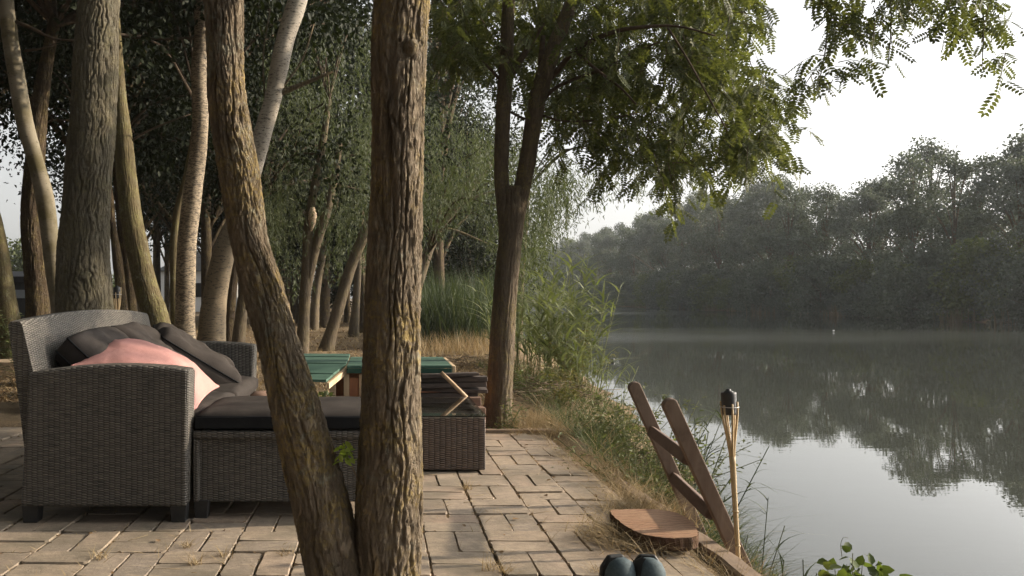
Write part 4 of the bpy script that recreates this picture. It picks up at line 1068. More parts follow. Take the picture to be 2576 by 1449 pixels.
# ------------------------------------------------------------------ green-roofed hutch
hb = (-.35, 5.9, 0)
hu = thing('wooden_hutch', hb, 'small wooden hutch with green plank roof behind the footstool bench', 'hutch')
R1, R2, E1, E2 = at(871, 921, 5.28), at(903, 899, 6.0), at(820, 962, 4.95), at(728, 930, 5.55)
mb = MB(); up = np.array([0, 0, .016])
rows = [E1 * (1 - u) + R1 * u for u in (0, .34, .67, 1)]; bk_ = np.array([0, .24, .004]); rows += [R1 + bk_, R1 + 2 * bk_, R1 + 3 * bk_]
for r in range(len(rows) - 1):
    A_, B_ = rows[r], rows[r + 1]; g_ = (B_ - A_) * .035; A_, B_ = A_ + g_, B_ - g_
    A_ = A_ + [0, 0, .004 * (r % 2)]; B_ = B_ + [0, 0, .004 * (r % 2)]
    lw = np.array([-.25 - .025 * r, .03, 0])
    q = [A_, B_, B_ + lw, A_ + lw]
    mb.add(np.array(q + [v + up for v in q]), [[3, 2, 1, 0], [4, 5, 6, 7], [0, 1, 5, 4], [1, 2, 6, 5], [2, 3, 7, 6], [3, 0, 4, 7]])
o_ = mb.build('roof', M['green_paint'], hu); o_['label'] = 'sloping left roof'
mb = MB(); xa, xb = R1[0] + .008, .475
for r in range(4):
    ya = 5.18 + r * .185
    mb.add(*box(((xa + xb) / 2, ya + .0905, R1[2] + .004 + .002 * (r % 2)), (xb - xa, .179, .018), .003))
o_ = mb.build('roof', M['green_paint'], hu); o_['label'] = 'flat right roof'
obj('fascia', *box(((xa + xb) / 2, 5.172, R1[2] - .022), (xb - xa, .016, .030), .002), M['green_dark'], hu)
e1, r1 = E1 + [.004, 0, -.003], R1 + [.004, 0, -.003]
dn = np.array([0, 0, -.036]); th2 = np.array([.016, -.004, 0])
obj('rake_trim', np.array([e1, r1, r1 + dn, e1 + dn, e1 + th2, r1 + th2, r1 + dn + th2, e1 + dn + th2]), [[0, 1, 2, 3], [7, 6, 5, 4], [0, 4, 5, 1], [1, 5, 6, 2], [2, 6, 7, 3], [3, 7, 4, 0]], M['cream_wood'], hu)
obj('wall', *prism([(E1[0] + .02, 0), (.45, 0), (.45, R1[2] - .045), (R1[0], R1[2] - .045), (E1[0] + .02, E1[2] - .055)], 'y', 5.30, 5.85, .002), M['red_wood'], hu)
mb = MB()
for x, h in ((-.292, .33), (-.205, .385), (-.105, .385), (.02, .385), (.24, .385), (.44, .385)): mb.add(*box((x, 5.222, h / 2), (.036, .026, h), .003))
mb.build('frame', M['cream_wood'], hu)
obj('end_post', *box((.49, 5.55, .42), (.022, .74, .045), .003), M['cream_wood'], hu)
obj('door', *box((-.155, 5.228, .185), (.062, .016, .36), .003), M['red_wood'], hu)
# clump of green leaves in front of the hutch
rg = np.random.default_rng(8)
pb = at(800, 985, 4.9)
sb = thing('leafy_weed', (pb[0], pb[1], -.01), 'small green leafy weed growing in front of the hutch', 'plant')
cs = pb + rg.normal(size=(10, 3)) * [.09, .06, .04] - [.02, 0, .10]
V, Fa = clump_leaves(cs, rg.uniform(.04, .08, 10), 520, .035, LEAF, rg); obj('leaves', V, Fa, M['grass_green'], sb)
A = np.tile(np.array([pb[0], pb[1], -.02]), (10, 1)); obj('stem', *sticks(A, cs, .002), M['weed_leaf'], sb)
# basket behind bench
q = at(655, 985, 4.65)
V, Fc = tube([(q[0], 4.65, -.01), (q[0], 4.65, .18), (q[0], 4.65, .335)], [.075, .09, .085], n=28, step=.02)
bs = obj('wicker_basket', V, Fc, M['brown_plank'], smoothf=True, base=(q[0], 4.65, 0)); tag(bs, 'small round brown basket just left of the leaning trunk, behind the bench', 'basket')

# ------------------------------------------------------------------ old planks by the robinia
rg = random.Random(4)
pl_spec = [((.30, 4.98, .14), (.70, .10, .12), 1, 'lowest long brown beam at the front of the old timber pile', 'brown_plank'), ((.52, 5.02, .232), (.24, .10, .06), -2, 'short reddish block lying on top of the lowest beam', 'brown_plank'),
           ((.27, 5.10, .262), (.72, .10, .03), 2, 'blackened plank at the left of the timber pile', 'old_plank'), ((.36, 5.12, .305), (.66, .12, .025), -3, 'dark plank laid slightly askew across the pile', 'old_plank'),
           ((.46, 5.09, .335), (.44, .10, .03), 4, 'dark plank near the top of the pile, pointing at the trunk', 'old_plank'), ((.38, 5.11, .366), (.62, .11, .026), -2, 'grey weathered plank second from the top of the pile', 'old_plank'),
           ((.45, 5.08, .396), (.36, .12, .022), 3, 'topmost short dark plank on the pile', 'old_plank'), ((.60, 4.93, .17), (.10, .10, .09), 5, 'small brown block beside the robinia foot', 'brown_plank'),
           ((.28, 5.06, .04), (.70, .14, .08), 0, 'wide dark plank at the very bottom of the pile', 'old_plank')]
for c, sz, rz, lab, mt in pl_spec:
    o_ = obj('plank', *box(c, sz, .004, rotm(rg.uniform(-3, 3), rg.uniform(-2.5, 2.5), rz), jit=.003), M[mt], base=c, boxuv=False)
    tag(o_, lab, 'plank', 'old planks piled by the bank')
A, B = at(1110, 937, 4.95), at(1174, 1000, 4.88)
o_ = obj('tool_handle', *tube([A, (A + B) / 2, B], [.012, .013, .012], n=10, step=.05), M['handle_wood'], base=B, smoothf=True); tag(o_, 'pale round wooden handle slanting over the plank pile', 'handle')
# edging board across the patio's far end
o_ = obj('edging_board', *box((.93, 5.36, -.014), (.84, .07, .04), .006, rotm(0, 0, .3), jit=.004), M['kerb'], base=(.93, 5.36, 0)); tag(o_, 'weathered board edging the far end of the brick patio', 'board')
# long kerb beam along the bank
V, Fc = [], []
ns = 60
for i in range(ns + 1):
    y = 1.2 + 4.1 * i / ns; dx = .01 * math.sin(y * 1.7) + random.uniform(-.003, .003); dz = random.uniform(-.004, .004) - .004 * math.sin(y * 2.3) - .035 * min(1, max(0, (y - 3.3) / .8))
    for (x, z) in ((1.160, -.34), (1.158, -.005), (1.166, .004), (1.222, .005), (1.230, -.004), (1.232, -.34)): V.append((x + dx + random.uniform(-.002, .002), y, z + dz))
for i in range(ns):
    for q in range(6):
        r = (q + 1) % 6; Fc.append([i * 6 + q, i * 6 + r, (i + 1) * 6 + r, (i + 1) * 6 + q])
Fc.append(list(range(6))[::-1]); Fc.append([ns * 6 + q for q in range(6)])
o_ = obj('kerb_beam', np.array(V), Fc, M['kerb'], base=(1.195, 3.2, 0)); tag(o_, 'long weathered timber beam edging the patio on the river side', 'beam')
# wooden beam end at far left
o_ = obj('timber_block', *box(at(10, 925, 9.6), (.52, .5, .17), .01, rotm(0, 0, 8), jit=.008), M['log_end'], base=at(10, 925, 9.6)); tag(o_, 'pale sawn timber block on the ground at the left edge', 'timber')

# ------------------------------------------------------------------ slab, ladder, torches, shoes
sl = [(.905, 3.13), (.98, 3.145), (1.06, 3.14), (1.13, 3.10), (1.155, 3.02), (1.15, 2.92), (1.125, 2.83), (1.095, 2.775), (1.04, 2.762), (.985, 2.772), (.94, 2.80), (.915, 2.85), (.90, 2.93), (.895, 3.03)]
P = np.array(sl); Q = []
for i in range(len(P)):
    a, b, c, d = P[i - 1], P[i], P[(i + 1) % len(P)], P[(i + 2) % len(P)]
    for t in np.linspace(0, 1, 6)[:-1]:
        v = .5 * (2 * b + (c - a) * t + (2 * a - 5 * b + 4 * c - d) * t * t + (3 * b - a - 3 * c + d) * t ** 3); Q.append(v + np.random.default_rng(len(Q)).normal(size=2) * .002)
Q = np.array(Q); m = len(Q); cen = Q.mean(0)
slab = thing('wood_slab', (cen[0], cen[1], .008), 'round reddish slice of tree trunk lying at the patio edge by the ladder', 'wood slab')
V, Fc = [], []
for (sc_, z) in ((.93, .006), (1.0, .014), (1.012, .040), (1.0, .054)):
    for q in Q: V.append((cen[0] + (q[0] - cen[0]) * sc_ + random.uniform(-.002, .002), cen[1] + (q[1] - cen[1]) * sc_ + random.uniform(-.002, .002), z + .02 * (q[0] - cen[0])))
for l in range(3):
    for q in range(m):
        r = (q + 1) % m; Fc.append([l * m + q, l * m + r, (l + 1) * m + r, (l + 1) * m + q])
obj('bark_rim', np.array(V), Fc, M['slab_bark'], slab)
V = []; Fc = []
for sc_ in (1.0, .96, .7, .4):
    for q in Q: V.append((cen[0] + (q[0] - cen[0]) * sc_, cen[1] + (q[1] - cen[1]) * sc_, .0555 + .02 * (q[0] - cen[0]) * sc_ + 0))
V.append((cen[0], cen[1], .0560))
for l in range(3):
    for q in range(m):
        r = (q + 1) % m; Fc.append([l * m + q, l * m + r, (l + 1) * m + r, (l + 1) * m + q])
for q in range(m): Fc.append([3 * m + q, 3 * m + (q + 1) % m, 4 * m])
obj('cut_face', np.array(V), Fc, M['slab'], slab)

ldr = thing('wooden_ladder', (1.5, 3.17, -.4), 'brown wooden ladder leaning over the bank, two rails and two rungs', 'ladder')
def rail(top, low):
    top, low = np.array(top), np.array(low); d = norm(low - top); end = low + d * .75
    # rectangular board: rounded top; wide side faces the viewer
    u = d; s_ = np.array([0, 1.0, 0]); s_ = norm(s_ - u * s_.dot(u)); w_ = np.cross(s_, u)
    L = np.linalg.norm(end - top); wd, tk = .053, .030
    poly = [(-wd / 2, L), (wd / 2, L), (wd / 2, .02)] + [(wd / 2 * math.cos(a), .02 - .02 * math.sin(a)) for a in np.linspace(.3, math.pi - .3, 7)] + [(-wd / 2, .02)]
    V, Fc = prism(poly, 'y', -tk / 2, tk / 2, .004)
    W = top + V[:, 0:1] * w_ + V[:, 2:3] * u + V[:, 1:2] * s_
    return W, Fc
Lt, Ll = at(1590, 962, 3.466), at(1752, 1325, 3.50); Rt, Rl = at(1678, 1004, 2.85), at(1846, 1374, 2.90)
obj('rail', *rail(Lt, Ll), M['ladder'], ldr); obj('rail', *rail(Rt, Rl), M['ladder'], ldr)
for (a, b) in (((1640, 1088, 3.46), (1730, 1152, 2.88)), ((1694, 1212, 3.475), (1788, 1280, 2.90))):
    A, B = at(*a), at(*b)
    zt_ = (A[2] + B[2]) / 2; A[2] = B[2] = zt_
    d = norm(B - A); c = (A + B) / 2; Ln = np.linalg.norm(B - A)
    R = Matrix(([0, 0, 1], [1, 0, 0], [0, 1, 0])).transposed()
    yaw = math.degrees(math.atan2(-d[0], d[1]))
    obj('rung', *box(c, (.030, Ln, .046), .005, rotm(0, -25, yaw)), M['rung'], ldr)

def torch(name, base, top, label):
    base, top = np.array(base), np.array(top); t = thing(name, base, label, 'torch', 'bamboo torches')
    H = np.linalg.norm(top - base); d = norm(top - base)
    fork = base + d * (H - .235)
    P = [base]; R = [.0075]; nn = 4
    obj('pole', *tube([base - d * .05, base + d * (H * .3), fork], [.0072, .0085, .0105], n=12, step=.02), M['bamboo'], t, smoothf=True)
    mb = MB()
    for u in (.12, .46, .8): c = base + d * (H - .235) * u; mb.add(*tube([c - d * .004, c, c + d * .004], [.0085, .0108, .0085], n=12, step=.003))
    obj('node_ring', np.concatenate(mb.V), mb.F, M['bamboo'], t, smoothf=True)
    c0 = base + d * (H - .09); c1 = base + d * (H - .012)
    obj('canister', *tube([c0, c0 + d * .002, c1 - d * .002, c1], [.021, .0235, .0255, .0245], n=20, step=.01), M['canister'], t, smoothf=True)
    obj('burner', *tube([c1, c1 + d * .004, c1 + d * .005, c1 + d * .012], [.017, .015, .010, .007], n=14, step=.004), M['canister'], t, smoothf=True)
    for k in range(6):
        a = k * math.pi / 3 + .5; o_ = np.array([math.cos(a), math.sin(a), 0])
        obj('slat', *tube([fork - d * .02 + o_ * .004, fork + d * .05 + o_ * .011, c0 + o_ * .0245, (c1 if k in (0, 1) else c0 + d * (.034 + .006 * (k % 3))) + o_ * .0262], [.0042, .0042, .0038, .0034], n=6, step=.03), M['bamboo'], t, smoothf=True)
    lp = [c0 + d * .028 + np.array([math.cos(a), math.sin(a), 0]) * .031 for a in np.linspace(0, 2 * math.pi, 17)]
    obj('wire_band', *tube(lp, [.0016] * 17, n=5, step=.01), M['alu'], t, smoothf=True)
    return t
torch('bamboo_torch', at(1857, 1404, 2.78), at(1832, 978, 2.80), 'bamboo torch with black oil canister standing by the ladder at the water')
torch('bamboo_torch', [at(298, 720, 5.6)[0], 5.6, 0], at(294, 718, 5.6), 'bamboo torch with split cane head behind the sofa, beside the thick ridged trunk')

def shoe(x, y, rz, label, dark):
    t = thing('shoe', (x, y, 0), label, 'shoe', 'pair of shoes at the bottom edge')
    prof = [(0, .035, .036), (.03, .040, .042), (.08, .037, .045), (.13, .040, .044), (.17, .044, .040), (.20, .042, .033), (.222, .032, .024), (.233, .014, .012)]
    V, Fc = [], []; n = 22
    R = rotm(0, 0, rz)
    for (h, wd, dp) in prof:
        for k in range(n):
            a = 2 * math.pi * k / n; V.append((wd * math.cos(a), dp * math.sin(a) * (1.1 if math.sin(a) < 0 else .55) - .10 * h, h))
    for l in range(len(prof) - 1):
        for k in range(n): r = (k + 1) % n; Fc.append([l * n + k, l * n + r, (l + 1) * n + r, (l + 1) * n + k])
    Fc.append([(len(prof) - 1) * n + k for k in range(n)]); Fc.append(list(range(n))[::-1])
    obj('upper', place(V, R, (x, y, -.025)), Fc, M['shoe_upper'], t, smoothf=True)
    sv, sf = prism([(-.036, .0), (.036, .0), (.044, .16), (.040, .205), (.02, .234), (-.02, .234), (-.040, .205), (-.044, .16)], 'y', .020, .036, .005)
    sv[:, 1] -= .10 * sv[:, 2]
    obj('sole', place(sv, R, (x, y, -.025)), sf, M['shoe_dark'], t)
    if dark:
        V2, F2 = [], []
        for (h, wd, dp) in prof:
            for a in np.linspace(math.pi * .78, math.pi * 1.32, 8): V2.append(((wd + .003) * math.cos(a), (dp + .003) * math.sin(a) * (1.1 if math.sin(a) < 0 else .55) - .10 * h, h + (.003 if h > .2 else 0)))
        for l in range(len(prof) - 1):
            for k in range(7): F2.append([l * 8 + k, l * 8 + k + 1, (l + 1) * 8 + k + 1, (l + 1) * 8 + k])
        obj('side_panel', place(V2, R, (x, y, -.025)), F2, M['shoe_dark'], t, smoothf=True)
    return t
shoe(.622, 2.10, 14, 'grey-teal shoe toe at the bottom edge, left one of the pair', False)
shoe(.704, 2.10, -10, 'teal shoe toe with black side at the bottom edge, right one of the pair', True)

# hanging bundle in the willow fork, stones, floats
hbp = at(786, 552, 11.4)
o_ = obj('hanging_nest', *tube([hbp + [0, 0, .17], hbp + [0, 0, .10], hbp, hbp + [-.01, 0, -.10], hbp + [-.02, 0, -.17]], [.03, .055, .06, .035, .006], n=18, step=.02, disp=lambda q: .006 * noise(q * 30)), M['nest'], base=hbp, smoothf=True)
tag(o_, 'pale speckled pointed bundle hanging in the fork of the slim willow', 'nest')
for (px, py, r, lab) in ((934, 921 - 0, 0, ''),): pass
for px, py, lab in ((932 - 0, 842, 'x'),): pass
def stone(px, py, Y, r, lab, name='white_stone', mt='white_paint'):
    c = at(px, py, Y); bm = bmesh.new(); bmesh.ops.create_icosphere(bm, subdivisions=3, radius=r)
    for v in bm.verts: v.co *= 1 + .18 * float(noise(np.array([v.co[:]]) / r * 1.1)[0]); v.co.z *= .8
    V = np.array([v.co[:] for v in bm.verts]) + c; bm.verts.index_update(); Fc = [[v.index for v in f.verts] for f in bm.faces]; bm.free()
    return tag(obj(name, V, Fc, M[mt], base=c, smoothf=True), lab, name.replace('_', ' '))
stone(800, 781 + 27, 26, .055, 'small white stone on the litter left of the leaning willow trunk')
b_ = at(2097, 832, 36); stone(2097, 832, (CAMZ - WATER - .05) * F / (832 - VY), .045, 'tiny white float on the river, far right of the reeds', 'float')
stone(1541, 905, (CAMZ - WATER - .04) * F / (905 - VY), .05, 'tiny dark float on the river beside the reed tips', 'float', 'canister')

# ------------------------------------------------------------------ ground cover, reeds, weeds
def gz(P):
    return ground_z(P[:, 0], P[:, 1])
rg = np.random.default_rng(90)
# straw cover in the wood
n = 16000
yy = 5.6 + (rg.random(n) ** 1.9) * 24; xx = rg.uniform(-.52, .14, n) * yy + rg.normal(size=n) * .3
ok = (xx < near_wl(yy) - .6) & ((yy > 6.7) | (xx > -1.9)); P = np.stack([xx, yy, ground_z(xx, yy) + .004], -1)[ok]; n = len(P)
V, Fa = blades(P, rg.uniform(.03, .13, n), rg.uniform(.003, .007, n) * (1 + P[:, 1] * .08), rg.uniform(.3, 2.2, n), rg.uniform(.1, .9, n), rg)
tag(obj('dry_straw', V, Fa, M['grass_dry']), 'dry straw covering the ground under the trees', 'straw', kind='stuff')
n = 9000
yy = 5.4 + (rg.random(n) ** 1.8) * 20; xx = rg.uniform(-.52, .14, n) * yy
ok = (xx < near_wl(yy) - .8) & ((yy > 6.7) | (xx > -1.9)); P = np.stack([xx, yy, ground_z(xx, yy) + .008], -1)[ok]; n = len(P)
nn = rdir(n, rg) * .5; nn[:, 2] += 1; tt = rdir(n, rg); tt[:, 2] *= .25
V, Fa = leaves(P, tt, nn, rg.uniform(.03, .06, n), LEAF)
tag(obj('leaf_litter', V, Fa, M['litter']), 'brown dead leaves scattered under the trees', 'leaf litter', kind='stuff')
# twigs and crumbs on the paving and in joints
def joint_pts(n):
    out = []
    while len(out) < n:
        ci, ri = rg.integers(-9, 3), rg.integers(-3, 9)
        x = .400 + .2275 * ci; y = 2.789 + .2445 * ri
        if rg.random() < .55: p = (x + rg.normal() * .006, y + rg.uniform(0, .2445))
        elif (ci + ri) % 2 == 1: p = (x + .114 + rg.normal() * .005, y + rg.uniform(0, .24))
        else: p = (x + rg.uniform(0, .2275), y + rg.normal() * .005)
        if p[1] < 5.3 and p[1] > 1.7: out.append((p[0], p[1], -.008))
    return np.array(out)
P = joint_pts(2600); n = len(P); cl = noise(P * [3.1, 3.1, 1]) > -.1; P = P[cl]; n = len(P)
V, Fa = blades(P, rg.uniform(.012, .042, n), rg.uniform(.0015, .003, n), rg.uniform(.2, 2.0, n), rg.uniform(.2, .9, n), rg)
tag(obj('joint_grass', V, Fa, M['grass_dry']), 'dry grass blades in the paving joints', 'grass', kind='stuff')
P = joint_pts(2600); n = len(P); tt = rdir(n, rg); tt[:, 2] *= .2; nn = rdir(n, rg) * .5; nn[:, 2] += 1
V, Fa = leaves(P + [0, 0, .003], tt, nn, rg.uniform(.006, .02, n), LEAF)
tag(obj('joint_litter', V, Fa, M['litter']), 'leaf crumbs and grit in the paving joints', 'litter', kind='stuff')
n = 90; P = np.stack([rg.uniform(-2.6, 1.0, n), rg.uniform(2.4, 5.2, n), np.full(n, .004)], -1); tt = rdir(n, rg); tt[:, 2] *= .15; nn = rdir(n, rg) * .4; nn[:, 2] += 1
V, Fa = leaves(P, tt, nn, rg.uniform(.012, .035, n), LEAF)
tag(obj('fallen_leaves', V, Fa, M['litter']), 'small dead leaves lying on the bricks', 'leaf litter', kind='stuff')
n = 120; P = np.stack([rg.uniform(-2.2, 1.0, n), rg.uniform(2.4, 4.6, n), np.full(n, .004)], -1); d = rdir(n, rg); d[:, 2] = np.abs(d[:, 2]) * .12
V, Fa = sticks(P, P + d * rg.uniform(.03, .10, n)[:, None], .0009)
tag(obj('straw_stalks', V, Fa, M['grass_dry']), 'pale straw stalks lying across the bricks', 'straw', kind='stuff')
# tufts on paving (joint weeds)
tuft = [(905, 1440, .06), (560, 1400, .05), (490, 1420, .05), (470, 1375, .035), (250, 1405, .05), (1175, 1230, .06), (1300, 1095, .05), (1500, 1440, .05), (1235, 1432, .06), (1270, 1440, .05), (720, 1395, .04)]
B = []
for px, py, h in tuft:
    d = gdist(py); c = at(px, py, d)
    for _ in range(34): B.append((c[0] + rg.normal() * .012, c[1] + rg.normal() * .012, -.005, h))
B = np.array(B); n = len(B)
V, Fa = blades(B[:, :3], B[:, 3] * rg.uniform(.5, 1.3, n), np.full(n, .0022), rg.uniform(.1, 1.3, n), rg.uniform(.1, .9, n), rg)
tag(obj('dry_tufts', V, Fa, M['grass_dry']), 'small dry grass tufts sprouting between the bricks', 'grass', kind='stuff')
# dead grass in the gap by the kerb
n = 3800
yy = rg.uniform(1.9, 5.4, n); xx = 1.10 + rg.normal(size=n) * .035 + .02 * np.sin(yy * 5)
P = np.stack([xx, yy, np.full(n, -.05)], -1); P = P[noise(P * [2, 2.2, 1]) > -.25]; n = len(P)
V1 = blades(P, rg.uniform(.05, .13, n), rg.uniform(.0018, .0035, n), rg.uniform(.2, 1.5, n), rg.uniform(.2, 1.1, n), rg)
n = 900; P = np.stack([rg.normal(size=n) * .07 + .90, rg.normal(size=n) * .10 + 2.93, np.full(n, .004)], -1); P = P[(P[:, 0] < .93) | (P[:, 1] < 2.80)]; n = len(P)
V2 = blades(P, rg.uniform(.03, .09, n), rg.uniform(.0015, .003, n), rg.uniform(.6, 2.2, n), rg.uniform(.2, 1, n), rg)
n = 700; P = np.stack([rg.normal(size=n) * .07 + 1.08, rg.normal(size=n) * .10 + 3.3, np.full(n, -.02)], -1)
V3 = blades(P, rg.uniform(.05, .12, n), rg.uniform(.0015, .003, n), rg.uniform(.3, 1.6, n), rg.uniform(.2, 1, n), rg)
n = 260; P = np.stack([rg.uniform(1.29, 1.6, n), rg.uniform(2.3, 3.1, n), np.zeros(n)], -1); P[:, 2] = gz(P)
V4 = blades(P, rg.uniform(.05, .15, n), rg.uniform(.002, .004, n), rg.uniform(.1, .9, n), rg.uniform(.1, .8, n), rg)
n = 1100; P = np.stack([rg.uniform(.9, 1.3, n), rg.uniform(5.2, 6.0, n), np.zeros(n)], -1); P[:, 2] = gz(P)
V5 = blades(P, rg.uniform(.06, .16, n), rg.uniform(.002, .004, n), rg.uniform(.2, 1.2, n), rg.uniform(.1, .8, n), rg)
n = 1400; P = np.stack([rg.normal(size=n) * .07 + 1.17, rg.uniform(3.15, 5.5, n), np.full(n, -.03)], -1); P = P[noise(P * [2, 1.7, 1] + 4) > -.15]; n = len(P)
V6 = blades(P, rg.uniform(.05, .13, n), rg.uniform(.0018, .0035, n), rg.uniform(.3, 1.8, n), rg.uniform(.2, 1.1, n), rg)
n = 420; P = np.stack([rg.normal(size=n) * .10 + 1.50, rg.normal(size=n) * .10 + 2.95, np.zeros(n)], -1); P[:, 2] = gz(P)
V7 = blades(P, rg.uniform(.10, .30, n), rg.uniform(.002, .0035, n), rg.uniform(.05, .6, n), rg.uniform(.1, .7, n), rg)
V, Fa = cat([V1, V2, V3, V4, V5, V6, V7]); tag(obj('dead_grass', V, Fa, M['grass_dry']), 'matted dead grass along the timber beam and slab', 'grass', kind='stuff')
# bank grass
n = 15000
yy = 3.0 + rg.random(n) ** 1.5 * 8; w_ = near_wl(yy); xx = 1.25 + (w_ + .05 - 1.25) * rg.random(n)
P = np.stack([xx, yy, ground_z(xx, yy) - .01], -1)
P = P[(noise(P * [1.6, 1.3, 0] + 3) > -.2)]; n = len(P)
P = P[(P[:, 1] < 5.8) | (P[:, 0] < near_wl(P[:, 1]) - .35)]; n = len(P)
h = rg.uniform(.10, .34, n) * (1 - .3 * (P[:, 1] < 3.6)) * (1 - .35 * (P[:, 1] > 5.8))
V1 = blades(P, h, rg.uniform(.003, .006, n), rg.uniform(.1, .9, n), rg.uniform(.2, 1.1, n), rg)
tag(obj('bank_grass', *V1, M['grass_green']), 'green grass on the slope between beam and water', 'grass', kind='stuff')
n = 1900
yy = 3.2 + rg.random(n) * 8; w_ = near_wl(yy); xx = 1.2 + (w_ - 1.2) * rg.random(n) ** 1.4; P = np.stack([xx, yy, ground_z(xx, yy) - .01], -1)
P = P[noise(P * [1.9, 1.5, 0] + 8) > -.05]; n = len(P)
V1 = blades(P, rg.uniform(.08, .3, n), rg.uniform(.003, .005, n), rg.uniform(.2, 1.3, n), rg.uniform(.2, 1.1, n), rg)
tag(obj('dry_bank_grass', *V1, M['grass_dry']), 'dry yellowed grass on the river bank', 'grass', kind='stuff')
# broadleaf herbs on the bank
def herb(px, py, Y, H, Wd, nl, size, mat, label, name='weed_plant', cat_='plant', group=None, seed=1):
    r = np.random.default_rng(seed); c = at(px, py, Y); c[2] = float(ground_z(c[0], c[1]))
    t = thing(name, c, label, cat_, group)
    k = max(5, int(nl / 40)); tips = c + np.stack([r.normal(size=k) * Wd / 2, r.normal(size=k) * Wd / 2, r.uniform(.45, 1, k) * H], -1)
    obj('stem', *sticks(np.tile(c, (k, 1)) + r.normal(size=(k, 3)) * [.03, .03, 0], tips, .003), M['weed_leaf'], t)
    pos, tt = [], []
    for _ in range(nl):
        q = r.integers(k); u = r.uniform(.25, 1); pos.append(c * (1 - u) + tips[q] * u + r.normal(size=3) * .02); d = r.normal(size=3); d[2] = abs(d[2]) * .4 - .1; tt.append(d)
    nn = rdir(nl, r) * .6; nn[:, 2] += .9
    obj('leaves', *leaves(np.array(pos), np.array(tt), nn, size * .78 * r.uniform(.5, 1.3, nl), tmpl_leaf(.36)), mat, t)
    return t
H_ = [(1330, 985, 7.2, .30, .40, 500, .05, 'weed_leaf', 'dark green weeds at the foot of the reeds, just right of the robinia trunk'), (1450, 935, 8.6, .75, .50, 800, .055, 'weed_yellow', 'yellow-green bushy weed below the tall reed clump'),
      (1400, 880, 9.6, .75, .50, 700, .055, 'weed_yellow', 'yellow-green weed half hidden inside the reed clump'), (1420, 1040, 6.4, .35, .35, 420, .045, 'weed_yellow', 'straggly yellow-green weed at the bend of the path'),
      (1560, 1110, 5.2, .55, .40, 900, .045, 'weed_leaf', 'dense green weed left of the ladder tops'), (1640, 1160, 4.6, .62, .40, 1000, .04, 'weed_leaf', 'grey-green weed showing between the ladder rails'),
      (1700, 1230, 4.1, .55, .32, 800, .04, 'weed_leaf', 'green weed under the lower ladder rung'), (1480, 1110, 5.4, .30, .35, 450, .04, 'grass_green', 'low green herb beside the dead grass of the beam'),
      (1600, 1215, 4.0, .34, .3, 520, .035, 'weed_leaf', 'low creeping weed on the slope left of the ladder foot'), (1285, 1045, 5.5, .26, .14, 160, .035, 'weed_leaf', 'thin upright weed at the right foot of the robinia'),
      (1268, 1062, 5.45, .10, .16, 160, .035, 'grass_green', 'dark leaf tuft hugging the robinia foot'), (75, 800, 9.0, .75, .75, 1500, .07, 'grass_green', 'leafy green bush behind the sofa at far left'),
      (340, 770, 9.6, .5, .5, 500, .06, 'grass_green', 'small dark bush between the trunks behind the sofa back'), (1880, 1390, 2.9, .20, .10, 70, .03, 'weed_leaf', 'small upright weed right of the torch foot'),
      (1940, 1440, 3.0, .16, .2, 110, .04, 'weed_yellow', 'pale weed in dry grass at the bottom edge')]
for k, h in enumerate(H_): herb(*h[:7], M[h[7]], h[8], name='weed_plant' if 'bush' not in h[8].split(',')[0] else 'leafy_bush', seed=400 + k)
# vine at bottom right
vb = at(2140, 1520, 2.95); vb[2] = float(ground_z(vb[0], vb[1]))
vn = thing('vine_plant', vb, 'bright green broad-leaved climber at the bottom edge in front of the water', 'plant')
rgv = np.random.default_rng(61)
tips = np.array([at(px, py, 2.95 + rgv.uniform(-.12, .12)) for px, py in [(2145, 1392), (2170, 1412), (2200, 1425), (2130, 1420), (2100, 1432), (2082, 1430), (2220, 1440), (2160, 1440), (2185, 1450), (2120, 1455), (2060, 1448), (2150, 1470), (2210, 1470)]])
obj('stem', *sticks(np.tile(vb, (len(tips), 1)), tips, .0025), M['weed_leaf'], vn)
pos = np.concatenate([tips + rgv.normal(size=tips.shape) * .006, np.repeat(tips, 5, 0) + rgv.normal(size=(len(tips) * 5, 3)) * [.022, .03, .022] - [0, 0, .02]]); n = len(pos)
tt = rdir(n, rgv); tt[:, 2] = tt[:, 2] * .6 + .15; nn = rdir(n, rgv) * .8 + [0, -.4, .8]
obj('leaves', *leaves(pos, tt, nn, rgv.uniform(.03, .055, n), tmpl_leaf(.7, .08)), M['vine_leaf'], vn)
tl = [at(2118, 1400, 2.95), at(2115, 1370, 2.95), at(2122, 1352, 2.95), at(2134, 1354, 2.95)]
obj('tendril', *tube(tl, [.0012, .001, .0008, .0006], n=5, step=.01), M['weed_leaf'], vn)

